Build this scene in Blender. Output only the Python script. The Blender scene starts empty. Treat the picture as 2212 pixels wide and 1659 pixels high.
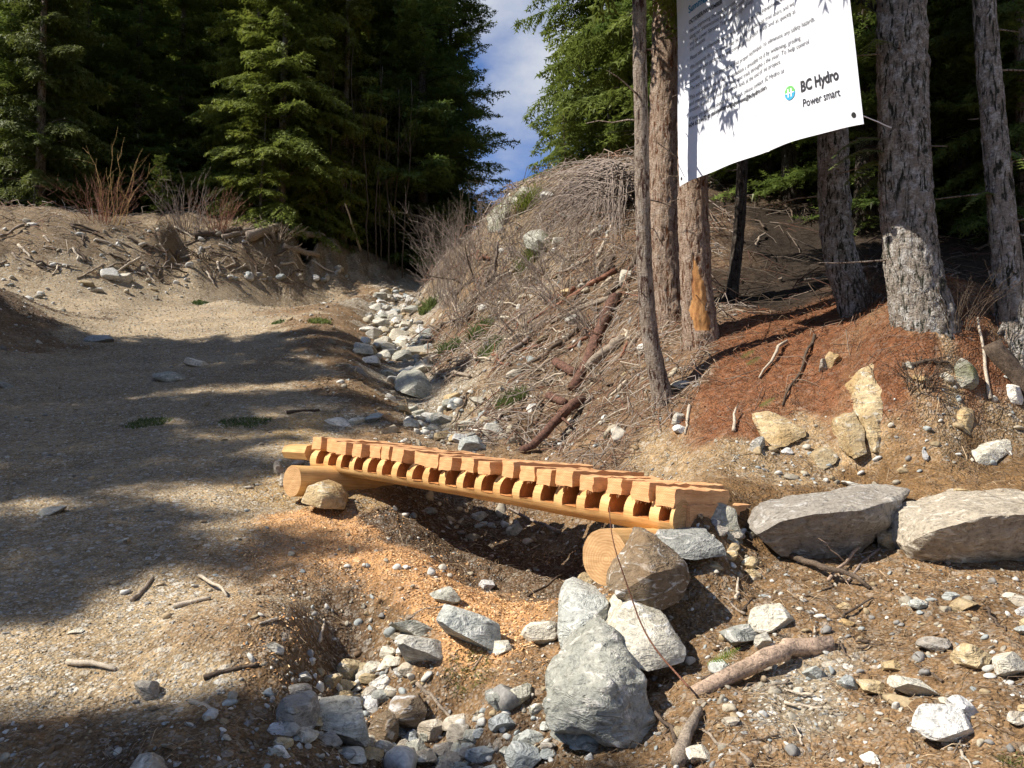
import bpy, bmesh, math, random
import numpy as np
from mathutils import Vector, Matrix, noise as mnoise

sc = bpy.context.scene
R = math.radians
CAMZ = 1.5
PITCH = R(2.5)
# ---------------------------------------------------------------- camera, world, sun, exposure
cam_d = bpy.data.cameras.new('camera'); cam = bpy.data.objects.new('camera', cam_d)
sc.collection.objects.link(cam); sc.camera = cam
cam.location = (0, 0, CAMZ); cam.rotation_euler = (R(90) + PITCH, 0, 0)
cam_d.sensor_width = 36; cam_d.lens = 29.0; cam_d.clip_start = 0.05; cam_d.clip_end = 3000
SUN_EL = R(47); SUN_AZ = math.atan2(-0.97, -0.24)          # compass direction towards the sun
S = Vector((math.sin(SUN_AZ) * math.cos(SUN_EL), math.cos(SUN_AZ) * math.cos(SUN_EL), math.sin(SUN_EL)))
world = bpy.data.worlds.new('World'); sc.world = world; world.use_nodes = True
wn = world.node_tree; wn.nodes.clear()
def wnode(t, **k):
    n = wn.nodes.new(t)
    for a, b in k.items(): setattr(n, a, b)
    return n
sky = wnode('ShaderNodeTexSky', sky_type='NISHITA', sun_disc=False, sun_elevation=SUN_EL, sun_rotation=SUN_AZ, altitude=900, air_density=1.0, dust_density=0.1, ozone_density=3.0)
tcw = wnode('ShaderNodeTexCoord'); mpw = wnode('ShaderNodeMapping'); mpw.inputs['Scale'].default_value = (1, 1, 1.7)
mpw.inputs['Location'].default_value = (1.83, 2.64, 1.25)
nzw = wnode('ShaderNodeTexNoise'); nzw.inputs['Scale'].default_value = 2.6; nzw.inputs['Detail'].default_value = 7; nzw.inputs['Roughness'].default_value = 0.55
crw = wnode('ShaderNodeValToRGB'); crw.color_ramp.elements[0].position = 0.45; crw.color_ramp.elements[1].position = 0.64
mxw = wnode('ShaderNodeMixRGB'); mxw.inputs[2].default_value = (8.0, 8.4, 9.2, 1)
bgw = wnode('ShaderNodeBackground'); bgw.inputs['Strength'].default_value = 0.05
oww = wnode('ShaderNodeOutputWorld')
L_ = wn.links.new
L_(tcw.outputs['Generated'], mpw.inputs[0]); L_(mpw.outputs[0], nzw.inputs['Vector']); L_(nzw.outputs['Fac'], crw.inputs[0])
L_(crw.outputs[0], mxw.inputs[0]); tnt = wnode('ShaderNodeMixRGB', blend_type='MULTIPLY'); tnt.inputs[0].default_value = 1; tnt.inputs[2].default_value = (0.62, 1.06, 1.65, 1)
L_(sky.outputs[0], tnt.inputs[1]); L_(tnt.outputs[0], mxw.inputs[1]); L_(mxw.outputs[0], bgw.inputs[0]); L_(bgw.outputs[0], oww.inputs[0])
sun_d = bpy.data.lights.new('sun', 'SUN'); sun_d.energy = 5.0; sun_d.angle = R(0.53); sun_d.color = (1.0, 0.945, 0.86)
sun = bpy.data.objects.new('sun', sun_d); sc.collection.objects.link(sun)
sun.rotation_euler = (-S).to_track_quat('-Z', 'Y').to_euler(); sun.location = (-20, 10, 30)
vs = sc.view_settings; vs.view_transform = 'Standard'; vs.look = 'None'; vs.exposure = 0.78; vs.gamma = 1.0; vs.use_curve_mapping = False
sc.cycles.max_bounces = 4; sc.cycles.diffuse_bounces = 2; sc.cycles.glossy_bounces = 2; sc.cycles.transmission_bounces = 3
sc.cycles.transparent_max_bounces = 4; sc.cycles.use_denoising = True; sc.cycles.use_adaptive_sampling = True; sc.cycles.adaptive_threshold = 0.03

# ---------------------------------------------------------------- helpers
rng = np.random.default_rng(7); random.seed(7)
COL = sc.collection
FPX = 29.0 / 36.0 * 2212
CP, SP = math.cos(PITCH), math.sin(PITCH)
def ray(px, py):                                  # direction with unit forward (Y) component
    u = (px - 1106) / FPX; v = (829.5 - py) / FPX
    f = CP - v * SP
    return u / f, (SP + v * CP) / f
def at(px, py, Y):
    a, b = ray(px, py)
    return np.array((a * Y, Y, b * Y + CAMZ))

def _h(ix, iy, iz):
    n = (ix.astype(np.int64) * 374761393 + iy.astype(np.int64) * 668265263 + iz.astype(np.int64) * 2147483647 + 1013) & 0xffffffff
    n = ((n ^ (n >> 13)) * 1274126177) & 0xffffffff
    n = ((n ^ (n >> 16)) * 2246822519) & 0xffffffff
    return ((n ^ (n >> 15)) & 0xffffff) / float(0xffffff)
def vnoise(x, y, z=None):
    x = np.asarray(x, float); y = np.asarray(y, float); z = np.zeros_like(x) if z is None else np.asarray(z, float)
    ix, iy, iz = np.floor(x), np.floor(y), np.floor(z)
    fx, fy, fz = x - ix, y - iy, z - iz
    fx = fx * fx * (3 - 2 * fx); fy = fy * fy * (3 - 2 * fy); fz = fz * fz * (3 - 2 * fz)
    def c(a, b, d): return _h(ix + a, iy + b, iz + d)
    def pl(d):
        return (c(0, 0, d) * (1 - fx) + c(1, 0, d) * fx) * (1 - fy) + (c(0, 1, d) * (1 - fx) + c(1, 1, d) * fx) * fy
    return (pl(0) * (1 - fz) + pl(1) * fz) * 2 - 1
def fbm(x, y, z=None, o=4, g=0.5):
    r = 0; a = 1; s = 0
    for i in range(o):
        r = r + a * vnoise(x * 2 ** i + 17.3 * i, y * 2 ** i - 9.1 * i, None if z is None else z * 2 ** i + 3.7 * i); s += a; a *= g
    return r / s

def mesh_obj(name, V, F, mats=(), parent=None, smooth=False, fmat=None, attr=None):
    me = bpy.data.meshes.new(name)
    V = np.asarray(V, dtype=np.float32)
    if isinstance(F, np.ndarray) and F.ndim == 2:
        n = F.shape[1]
        me.vertices.add(len(V)); me.vertices.foreach_set('co', V.ravel())
        me.loops.add(F.size); me.loops.foreach_set('vertex_index', F.ravel().astype(np.int32))
        me.polygons.add(len(F)); me.polygons.foreach_set('loop_start', np.arange(0, F.size, n, dtype=np.int32))
        me.update(calc_edges=True)
    else:
        me.from_pydata([tuple(v) for v in V.tolist()], [], [list(map(int, f)) for f in F]); me.update()
    for m in (mats if isinstance(mats, (list, tuple)) else [mats]): me.materials.append(m)
    if fmat is not None: me.polygons.foreach_set('material_index', np.asarray(fmat, dtype=np.int32))
    if smooth: me.polygons.foreach_set('use_smooth', np.ones(len(me.polygons), dtype=bool))
    if attr is not None:
        for k, val in attr.items():
            a = me.color_attributes.new(k, 'FLOAT_COLOR', 'POINT')
            a.data.foreach_set('color', np.asarray(val, dtype=np.float32).ravel())
    me.validate()
    o = bpy.data.objects.new(name, me); COL.objects.link(o)
    if parent: o.parent = parent
    return o
def tag(o, label=None, cat=None, group=None, kind=None):
    if label: o['label'] = label
    if cat: o['category'] = cat
    if group: o['group'] = group
    if kind: o['kind'] = kind
    return o
def empty(name, loc):
    e = bpy.data.objects.new(name, None); COL.objects.link(e); e.location = loc; e.empty_display_size = 0.1
    return e

# ---------------------------------------------------------------- materials
def new_mat(name, rough=0.85, spec=0.3):
    m = bpy.data.materials.new(name); m.use_nodes = True
    nt = m.node_tree; b = nt.nodes['Principled BSDF']
    b.inputs['Roughness'].default_value = rough; b.inputs['Specular IOR Level'].default_value = spec
    return m, nt, b
def nd(nt, t, **k):
    n = nt.nodes.new(t)
    for a, v in k.items():
        if a in n.inputs: n.inputs[a].default_value = v
        else: setattr(n, a, v)
    return n
def ramp(nt, fac, stops, interp='LINEAR'):
    r = nt.nodes.new('ShaderNodeValToRGB'); e = r.color_ramp.elements; r.color_ramp.interpolation = interp
    while len(e) < len(stops): e.new(0.5)
    for i, (p, c) in enumerate(stops):
        e[i].position = p; e[i].color = (*c, 1) if len(c) == 3 else c
    nt.links.new(fac, r.inputs[0]); return r.outputs[0]
def mixc(nt, fac, a, b, mode='MIX'):
    n = nt.nodes.new('ShaderNodeMix'); n.data_type = 'RGBA'; n.blend_type = mode
    for s, v in ((n.inputs[0], fac), (n.inputs[6], a), (n.inputs[7], b)):
        if isinstance(v, bpy.types.NodeSocket): nt.links.new(v, s)
        elif isinstance(v, (int, float)): s.default_value = v
        else: s.default_value = (*v, 1)
    return n.outputs[2]
def noise_n(nt, vec, scale, detail=4, rough=0.55, dist=0.0):
    n = nd(nt, 'ShaderNodeTexNoise', Scale=scale, Detail=detail, Roughness=rough, Distortion=dist)
    if vec is not None: nt.links.new(vec, n.inputs['Vector'])
    return n.outputs['Fac']
def position(nt): return nt.nodes.new('ShaderNodeNewGeometry').outputs['Position']
def objco(nt): return nt.nodes.new('ShaderNodeTexCoord').outputs['Object']
def mapping(nt, vec, scale=(1, 1, 1), rot=(0, 0, 0)):
    m = nt.nodes.new('ShaderNodeMapping'); m.inputs['Scale'].default_value = scale; m.inputs['Rotation'].default_value = rot
    nt.links.new(vec, m.inputs[0]); return m.outputs[0]
def bump(nt, b, h, strength=0.5, dist=0.02, prev=None):
    n = nd(nt, 'ShaderNodeBump', Strength=strength, Distance=dist); nt.links.new(h, n.inputs['Height'])
    if prev is not None: nt.links.new(prev, n.inputs['Normal'])
    nt.links.new(n.outputs[0], b.inputs['Normal']); return n.outputs[0]

def ground_mat():
    m, nt, b = new_mat('soil', 0.95, 0.12)
    P = position(nt)
    at_ = nd(nt, 'ShaderNodeAttribute', attribute_name='soil'); ap = nd(nt, 'ShaderNodeAttribute', attribute_name='peb')
    base = at_.outputs['Color']
    n1 = noise_n(nt, P, 1.3, 4, 0.6); n2 = noise_n(nt, P, 14, 4, 0.65); n3 = noise_n(nt, P, 90, 2, 0.6)
    v1 = ramp(nt, n1, [(0.3, (0.72, 0.70, 0.67)), (0.7, (1.25, 1.22, 1.18))])
    v2 = ramp(nt, n2, [(0.28, (0.5, 0.47, 0.43)), (0.5, (0.95, 0.95, 0.95)), (0.75, (1.45, 1.42, 1.36))])
    v3 = ramp(nt, n3, [(0.3, (0.6, 0.6, 0.6)), (0.7, (1.35, 1.35, 1.35))])
    c = mixc(nt, 1.0, base, v1, 'MULTIPLY'); c = mixc(nt, 1.0, c, v2, 'MULTIPLY'); c = mixc(nt, 1.0, c, v3, 'MULTIPLY')
    vo = nd(nt, 'ShaderNodeTexVoronoi', Scale=62.0); nt.links.new(P, vo.inputs['Vector'])
    vb = nd(nt, 'ShaderNodeTexVoronoi', Scale=24.0); nt.links.new(P, vb.inputs['Vector'])
    sep = nd(nt, 'ShaderNodeSeparateColor'); nt.links.new(vo.outputs['Color'], sep.inputs[0])
    sep2 = nd(nt, 'ShaderNodeSeparateColor'); nt.links.new(vb.outputs['Color'], sep2.inputs[0])
    stone = ramp(nt, sep.outputs[0], [(0.0, (0.16, 0.15, 0.13)), (0.35, (0.32, 0.29, 0.24)), (0.6, (0.42, 0.36, 0.27)), (0.85, (0.5, 0.46, 0.38)), (1.0, (0.62, 0.6, 0.55))])
    stone2 = ramp(nt, sep2.outputs[0], [(0.0, (0.2, 0.19, 0.17)), (0.5, (0.4, 0.35, 0.27)), (1.0, (0.6, 0.57, 0.5))])
    def th(sock, lo, dist, dl):
        a = nd(nt, 'ShaderNodeMath', operation='LESS_THAN'); nt.links.new(sock, a.inputs[0]); a.inputs[1].default_value = lo
        d = nd(nt, 'ShaderNodeMath', operation='LESS_THAN'); nt.links.new(dist, d.inputs[0]); d.inputs[1].default_value = dl
        x = nd(nt, 'ShaderNodeMath', operation='MULTIPLY'); nt.links.new(a.outputs[0], x.inputs[0]); nt.links.new(d.outputs[0], x.inputs[1])
        y = nd(nt, 'ShaderNodeMath', operation='MULTIPLY'); nt.links.new(x.outputs[0], y.inputs[0]); nt.links.new(ap.outputs['Fac'], y.inputs[1])
        return y.outputs[0]
    f1 = th(sep.outputs[1], 0.62, vo.outputs['Distance'], 0.5); f2 = th(sep2.outputs[1], 0.3, vb.outputs['Distance'], 0.48)
    c = mixc(nt, f1, c, stone); c = mixc(nt, f2, c, stone2)
    nt.links.new(c, b.inputs['Base Color'])
    h1 = nd(nt, 'ShaderNodeMath', operation='MULTIPLY_ADD'); nt.links.new(n3, h1.inputs[0]); h1.inputs[1].default_value = 0.3; nt.links.new(n2, h1.inputs[2])
    h2 = nd(nt, 'ShaderNodeMath', operation='MULTIPLY_ADD'); nt.links.new(vo.outputs['Distance'], h2.inputs[0]); h2.inputs[1].default_value = -0.28; nt.links.new(h1.outputs[0], h2.inputs[2])
    bump(nt, b, h2.outputs[0], 0.9, 0.035)
    return m
def rock_mat(name, ca, cb, vein=None, stain=None, spec=0.25):
    m, nt, b = new_mat(name, 0.82, spec)
    P = position(nt)
    oi = nd(nt, 'ShaderNodeObjectInfo')
    n1 = noise_n(nt, P, 6, 5, 0.65, 0.8); n2 = noise_n(nt, P, 38, 4, 0.72); n3 = noise_n(nt, mapping(nt, P, (1, 1, 2.6), (0.5, 0.3, 0)), 9, 4, 0.65, 1.4)
    c = ramp(nt, n1, [(0.3, ca), (0.68, cb)])
    if vein: c = mixc(nt, ramp(nt, n3, [(0.545, (0, 0, 0)), (0.66, (1, 1, 1))]), c, vein)
    if stain:
        n4 = noise_n(nt, P, 3.1, 5, 0.6); c = mixc(nt, ramp(nt, n4, [(0.48, (0, 0, 0)), (0.62, (0.9, 0.9, 0.9))]), c, stain)
    c = mixc(nt, 1.0, c, ramp(nt, n2, [(0.28, (0.38, 0.37, 0.35)), (0.46, (0.95, 0.95, 0.95)), (0.75, (1.3, 1.3, 1.28))]), 'MULTIPLY')
    tint = ramp(nt, oi.outputs['Random'], [(0.0, (0.78, 0.78, 0.8)), (0.5, (1.0, 0.98, 0.93)), (1.0, (1.16, 1.1, 1.0))])
    c = mixc(nt, 1.0, c, tint, 'MULTIPLY')
    nt.links.new(c, b.inputs['Base Color'])
    h1 = nd(nt, 'ShaderNodeMath', operation='MULTIPLY_ADD'); nt.links.new(n2, h1.inputs[0]); h1.inputs[1].default_value = 0.45; nt.links.new(n3, h1.inputs[2])
    bump(nt, b, h1.outputs[0], 0.85, 0.035)
    return m
def vcol_mat(name, rough=0.85, spec=0.2, var=60):
    m, nt, b = new_mat(name, rough, spec)
    a = nd(nt, 'ShaderNodeAttribute', attribute_name='tint')
    n = noise_n(nt, position(nt), var, 4, 0.6)
    c = mixc(nt, 1.0, a.outputs['Color'], ramp(nt, n, [(0.3, (0.7, 0.7, 0.7)), (0.7, (1.25, 1.25, 1.25))]), 'MULTIPLY')
    nt.links.new(c, b.inputs['Base Color']); bump(nt, b, n, 0.4, 0.006)
    return m
def wood_mat(name, ca, cb, cd, scale=(1, 14, 14), rough=0.7):
    m, nt, b = new_mat(name, rough, 0.25)
    P = mapping(nt, objco(nt), scale)
    oi = nd(nt, 'ShaderNodeObjectInfo')
    n = noise_n(nt, P, 3.0, 6, 0.6, 0.4); n2 = noise_n(nt, mapping(nt, P, (1, 5, 5)), 5, 4, 0.6); n3 = noise_n(nt, position(nt), 6, 3)
    c = ramp(nt, n, [(0.28, cd), (0.45, ca), (0.7, cb)])
    c = mixc(nt, 0.8, c, ramp(nt, n2, [(0.3, (0.72, 0.66, 0.6)), (0.6, (1.08, 1.08, 1.08))]), 'MULTIPLY')
    c = mixc(nt, 0.7, c, ramp(nt, n3, [(0.3, (0.8, 0.75, 0.7)), (0.7, (1.15, 1.12, 1.1))]), 'MULTIPLY')
    c = mixc(nt, 1.0, c, ramp(nt, oi.outputs['Random'], [(0, (0.82, 0.79, 0.76)), (1, (1.1, 1.08, 1.06))]), 'MULTIPLY')
    c = mixc(nt, ramp(nt, noise_n(nt, position(nt), 17, 5, 0.7), [(0.56, (0, 0, 0)), (0.74, (0.75, 0.75, 0.75))]), c, cd)
    nt.links.new(c, b.inputs['Base Color']); bump(nt, b, n2, 0.35, 0.004)
    return m
def endgrain_mat(name, ca, cb, ring=55, off=(0.0, 0.012, 0.01)):
    m, nt, b = new_mat(name, 0.75, 0.2)
    P = objco(nt)
    mp = nt.nodes.new('ShaderNodeMapping'); mp.inputs['Location'].default_value = off; nt.links.new(P, mp.inputs[0])
    w = nd(nt, 'ShaderNodeTexWave', wave_type='RINGS', rings_direction='X', Scale=ring, Distortion=3.2, Detail=3); w.inputs['Detail Scale'].default_value = 0.6
    nt.links.new(mp.outputs[0], w.inputs['Vector'])
    n = noise_n(nt, P, 18, 4)
    c = mixc(nt, w.outputs['Fac'], cb, ca)
    c = mixc(nt, 0.8, c, ramp(nt, n, [(0.3, (0.8, 0.75, 0.7)), (0.7, (1.12, 1.12, 1.12))]), 'MULTIPLY')
    st = noise_n(nt, mapping(nt, P, (1, 2, 60), (0.3, 0, 0)), 3, 3)
    c = mixc(nt, 0.6, c, ramp(nt, st, [(0.4, (0.75, 0.7, 0.65)), (0.6, (1.1, 1.1, 1.1))]), 'MULTIPLY')
    nt.links.new(c, b.inputs['Base Color']); bump(nt, b, st, 0.4, 0.003)
    return m
def bark_mat(name, ca, cb, crack, lichen=(0.34, 0.31, 0.27), amt=0.5):
    m, nt, b = new_mat(name, 0.95, 0.1)
    P = position(nt); Q = mapping(nt, P, (1, 1, 0.22)); Q2 = mapping(nt, P, (1, 1, 1.6))
    n0 = noise_n(nt, Q, 30, 3, 0.6, 1.2); n2 = noise_n(nt, Q2, 55, 3, 0.7); n1 = noise_n(nt, P, 7, 4, 0.65)
    c = ramp(nt, n1, [(0.3, ca), (0.7, cb)])
    c = mixc(nt, ramp(nt, noise_n(nt, P, 15, 4, 0.75), [(0.48, (0, 0, 0)), (0.6, (amt, amt, amt))]), c, lichen)
    c = mixc(nt, ramp(nt, n0, [(0.38, (1, 1, 1)), (0.49, (0, 0, 0))]), c, crack)
    c = mixc(nt, 0.9, c, ramp(nt, n2, [(0.3, (0.5, 0.48, 0.46)), (0.7, (1.4, 1.4, 1.4))]), 'MULTIPLY')
    nt.links.new(c, b.inputs['Base Color'])
    h1 = nd(nt, 'ShaderNodeMath', operation='MULTIPLY_ADD'); nt.links.new(n2, h1.inputs[0]); h1.inputs[1].default_value = 0.6; nt.links.new(n0, h1.inputs[2])
    bump(nt, b, h1.outputs[0], 0.9, 0.03)
    return m
def leaf_mat(name, ca, cb, trans=0.38):
    m = bpy.data.materials.new(name); m.use_nodes = True; nt = m.node_tree
    b = nt.nodes['Principled BSDF']; b.inputs['Roughness'].default_value = 0.6; b.inputs['Specular IOR Level'].default_value = 0.25
    oi = nd(nt, 'ShaderNodeObjectInfo'); P = position(nt)
    n = noise_n(nt, P, 1.1, 4, 0.6); n2 = noise_n(nt, P, 9, 3)
    c = ramp(nt, n, [(0.3, ca), (0.7, cb)])
    c = mixc(nt, 0.9, c, ramp(nt, n2, [(0.3, (0.6, 0.62, 0.6)), (0.7, (1.35, 1.32, 1.2))]), 'MULTIPLY')
    c = mixc(nt, 1.0, c, ramp(nt, oi.outputs['Random'], [(0, (0.75, 0.82, 0.85)), (0.5, (1, 1, 1)), (1, (1.25, 1.15, 0.95))]), 'MULTIPLY')
    nt.links.new(c, b.inputs['Base Color'])
    t = nt.nodes.new('ShaderNodeBsdfTranslucent'); nt.links.new(c, t.inputs['Color'])
    mx = nt.nodes.new('ShaderNodeMixShader'); mx.inputs[0].default_value = trans
    nt.links.new(b.outputs[0], mx.inputs[1]); nt.links.new(t.outputs[0], mx.inputs[2])
    nt.links.new(mx.outputs[0], nt.nodes['Material Output'].inputs['Surface'])
    return m
def plain_mat(name, col, rough=0.7, var=0.25, scale=20, spec=0.25):
    m, nt, b = new_mat(name, rough, spec)
    n = noise_n(nt, position(nt), scale, 5, 0.6)
    lo, hi = 1 - var, 1 + var
    c = mixc(nt, 1.0, col, ramp(nt, n, [(0.3, (lo, lo, lo)), (0.7, (hi, hi, hi))]), 'MULTIPLY')
    if var > 0.22:
        n2 = noise_n(nt, position(nt), scale * 4.5, 3, 0.7, 1.0); l2, h2 = 1 - var * 1.2, 1 + var * 0.7
        c = mixc(nt, 1.0, c, ramp(nt, n2, [(0.36, (l2, l2, l2)), (0.5, (1, 1, 1)), (0.68, (h2, h2, h2))]), 'MULTIPLY'); bump(nt, b, n2, 0.6, 0.01)
    else: bump(nt, b, n, 0.3, 0.005)
    nt.links.new(c, b.inputs['Base Color'])
    return m

M = {}
M['soil'] = ground_mat()
M['grey'] = rock_mat('grey_green_rock', (0.225, 0.23, 0.20), (0.42, 0.415, 0.36), (0.66, 0.63, 0.56))
M['pale'] = rock_mat('pale_rock', (0.40, 0.37, 0.30), (0.58, 0.55, 0.47), (0.68, 0.67, 0.63))
M['tan'] = rock_mat('tan_rock', (0.36, 0.27, 0.15), (0.52, 0.42, 0.26), (0.5, 0.48, 0.42), (0.36, 0.25, 0.12))
M['blue'] = rock_mat('blue_grey_rock', (0.28, 0.30, 0.295), (0.44, 0.46, 0.44), (0.56, 0.57, 0.55))
M['brown'] = rock_mat('brown_rock', (0.14, 0.105, 0.07), (0.26, 0.19, 0.12), (0.58, 0.56, 0.53), (0.2, 0.13, 0.07))
M['dirty'] = rock_mat('dirty_grey_rock', (0.27, 0.235, 0.19), (0.43, 0.385, 0.315), (0.56, 0.53, 0.47))
M['white'] = rock_mat('white_quartz_rock', (0.52, 0.51, 0.48), (0.7, 0.68, 0.63), (0.78, 0.77, 0.74))
M['mossy'] = rock_mat('mossy_rock', (0.2, 0.2, 0.17), (0.36, 0.35, 0.3), (0.5, 0.49, 0.44), (0.12, 0.13, 0.05))
M['gravel'] = vcol_mat('gravel_stone')
M['litter'] = vcol_mat('litter_wood')
M['plank'] = wood_mat('fresh_sawn_cedar', (0.64, 0.365, 0.18), (0.74, 0.46, 0.24), (0.50, 0.24, 0.10), (1.2, 9, 9))
M['peeled'] = wood_mat('peeled_log_wood', (0.67, 0.41, 0.165), (0.75, 0.50, 0.22), (0.52, 0.28, 0.10), (0.8, 6, 6))
M['endgrain'] = endgrain_mat('log_end_grain', (0.54, 0.34, 0.165), (0.465, 0.27, 0.12), 22)
M['plankend'] = endgrain_mat('plank_end_grain', (0.76, 0.43, 0.21), (0.66, 0.34, 0.145), 34, (0, 0.05, 0.08))
M['notch'] = wood_mat('notch_wood_painted_shade', (0.48, 0.21, 0.07), (0.56, 0.27, 0.09), (0.36, 0.14, 0.045), (1, 6, 6))  # brown deepened so the colour carries the shade inside the notches
M['bark'] = bark_mat('grey_bark', (0.21, 0.165, 0.125), (0.32, 0.26, 0.205), (0.06, 0.032, 0.024))
M['barkred'] = bark_mat('reddish_bark', (0.26, 0.18, 0.125), (0.37, 0.28, 0.21), (0.12, 0.055, 0.03), (0.42, 0.35, 0.29))
M['barkpale'] = bark_mat('pale_lichen_bark', (0.21, 0.175, 0.14), (0.30, 0.26, 0.215), (0.035, 0.036, 0.026), (0.46, 0.44, 0.40), 0.85)
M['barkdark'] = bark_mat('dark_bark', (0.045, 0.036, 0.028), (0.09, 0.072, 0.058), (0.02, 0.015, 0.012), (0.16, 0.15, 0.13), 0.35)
M['rawtrunk'] = wood_mat('debarked_trunk_wood', (0.40, 0.2, 0.07), (0.52, 0.31, 0.13), (0.16, 0.06, 0.025), (9, 9, 1.6))
M['redlog'] = plain_mat('red_brown_bark', (0.135, 0.068, 0.046), 0.85, 0.6, 30)
M['deadwood'] = plain_mat('weathered_dead_wood', (0.27, 0.215, 0.16), 0.9, 0.4, 25)
M['darkwood'] = plain_mat('dark_dead_wood', (0.105, 0.075, 0.052), 0.9, 0.45, 25)
M['palewood'] = plain_mat('bleached_wood', (0.48, 0.40, 0.30), 0.85, 0.25, 25)
M['pinkwood'] = plain_mat('stripped_pink_wood', (0.38, 0.27, 0.19), 0.85, 0.45, 14)
M['redtwig'] = plain_mat('reddish_twig', (0.22, 0.10, 0.06), 0.8, 0.3, 10)
M['goldtwig'] = plain_mat('golden_twig', (0.38, 0.24, 0.09), 0.8, 0.3, 10)
M['greytwig'] = plain_mat('grey_twig', (0.24, 0.19, 0.155), 0.9, 0.35, 8)
M['fir'] = leaf_mat('fir_needles', (0.085, 0.125, 0.03), (0.175, 0.23, 0.055))
M['hemlock'] = leaf_mat('hemlock_needles', (0.10, 0.135, 0.028), (0.20, 0.24, 0.052))
M['cedar'] = leaf_mat('cedar_fronds', (0.09, 0.11, 0.022), (0.2, 0.205, 0.045))
M['grass'] = leaf_mat('grass_blades', (0.09, 0.125, 0.04), (0.17, 0.21, 0.07), 0.4)
M['fern'] = leaf_mat('fern_green', (0.17, 0.27, 0.04), (0.3, 0.42, 0.07), 0.45)
M['lichen'] = plain_mat('pale_hanging_lichen', (0.2, 0.21, 0.12), 0.9, 0.2, 5)

# ---------------------------------------------------------------- terrain: control points (pixel ray + distance) with a soil type
SOIL = {  # colour, pebble amount, roughness of relief
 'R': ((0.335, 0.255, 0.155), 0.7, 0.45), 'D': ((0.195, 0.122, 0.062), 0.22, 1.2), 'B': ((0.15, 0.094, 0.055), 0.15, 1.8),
 'N': ((0.175, 0.075, 0.035), 0.08, 0.9), 'F': ((0.03, 0.022, 0.016), 0.02, 1.0), 'S': ((0.50, 0.28, 0.125), 0.2, 0.9),  # F: forest floor, darkened to paint in the deep shade behind the trunks
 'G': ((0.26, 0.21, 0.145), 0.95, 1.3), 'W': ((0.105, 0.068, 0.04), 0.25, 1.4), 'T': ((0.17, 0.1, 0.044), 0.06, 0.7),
 'C': ((0.30, 0.21, 0.115), 0.35, 1.2), 'K': ((0.2, 0.142, 0.083), 0.25, 2.2), 'O': ((0.36, 0.25, 0.12), 0.5, 0.9)}
CPT = '''
-300 1659 2.7 D|0 1659 2.7 D|300 1659 2.7 W|650 1659 2.75 W|0 1500 3.2 R|400 1500 3.2 R|400 1600 2.8 D
0 1300 4.1 R|400 1300 4.1 R|620 1300 4.05 R||0 1100 5.5 R|400 1100 5.5 R|560 1085 5.75 R|-300 1300 4.1 R|-300 1100 5.5 R
-200 1000 6.8 R|200 1000 6.8 R|500 1000 6.7 R|620 970 7.0 O|0 900 8.5 R|300 900 8.5 R|650 890 8.6 R|-300 900 8.5 R
100 800 11.5 R|400 800 11.5 R|700 800 11.3 R|300 720 15.5 R|550 715 15.5 R||250 650 21 R|500 650 21 R|
400 612 26 R|650 603 29 R|850 603 30 R|930 605 32 R|
700 920 8.1 O|800 920 8.5 G
1050 1115 6.2 W|1200 1140 5.9 D|1100 1232 5.2 W|1200 1268 4.9 W|1130 1288 4.7 W|1040 1278 4.9 W|970 1215 5.3 W|600 1078 5.85 O|700 1120 5.4 S|820 1180 5.0 S|1000 1262 4.55 S|900 1208 4.83 S|900 1150 5.5 W|760 1060 6.0 O
850 1290 4.3 D|1000 1335 4.15 S|1100 1335 4.15 S|900 1400 3.75 D|1100 1400 3.75 S||950 1480 3.55 D||950 1560 3.48 W|850 1659 3.18 W|1050 1659 3.08 W|1100 1500 3.3 D
1300 1290 4.0 D|1400 1230 4.2 D|1500 1180 4.3 D|1430 1340 3.7 D|1330 1620 2.85 D|1200 1450 3.5 D|1500 1500 3.0 D|1600 1240 4.0 D|1600 1130 4.45 T
1500 1080 4.22 T|1540 1064 4.45 T|1580 1054 4.7 T|1700 1055 4.8 T|2000 1035 4.8 T|2212 1015 4.8 T|1650 1030 5.1 C|1900 1012 5.15 T|2150 992 5.1 T|1700 1240 3.95 D|1950 1230 3.85 D|2200 1250 3.65 D
1300 1010 6.2 B|1450 985 5.9 C|1400 900 6.6 B|1600 965 5.5 C|1600 870 6.0 N|1560 790 6.6 N|1700 790 6.4 N|1650 700 7.2 N|1800 910 5.6 C|1800 810 6.0 N|1790 700 6.9 N
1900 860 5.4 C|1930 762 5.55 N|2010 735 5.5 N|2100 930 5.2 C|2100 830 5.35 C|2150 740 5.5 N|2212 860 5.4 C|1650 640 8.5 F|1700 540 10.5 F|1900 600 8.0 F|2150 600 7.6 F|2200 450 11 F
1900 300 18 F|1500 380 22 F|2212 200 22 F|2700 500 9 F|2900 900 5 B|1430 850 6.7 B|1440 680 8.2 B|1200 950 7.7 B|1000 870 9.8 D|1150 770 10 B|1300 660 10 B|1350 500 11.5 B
1250 405 15.5 K|1100 440 17 K|1050 485 17.5 K|960 560 20 K|935 615 21.5 K|990 720 14.3 B|1100 600 14.5 K|1200 500 14.3 K|1000 620 18 K|950 800 12.2 B|930 700 16.5 D|1060 900 8.6 B|1120 990 7.0 D
1700 1350 3.4 D|2000 1350 3.2 D|2212 1350 3.05 D|1700 1500 2.9 G|2000 1500 2.7 D|2212 1500 2.55 D|1500 1659 2.55 D|1800 1659 2.4 D|2212 1659 2.2 D|2500 1400 2.8 D|2500 1000 4.6 T
-300 450 23 K|-300 600 20 K
0 625 15.3 W|-150 600 15 W|100 662 16.3 W|215 702 16 R|0 725 13 D|-200 640 12.5 W'''
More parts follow.
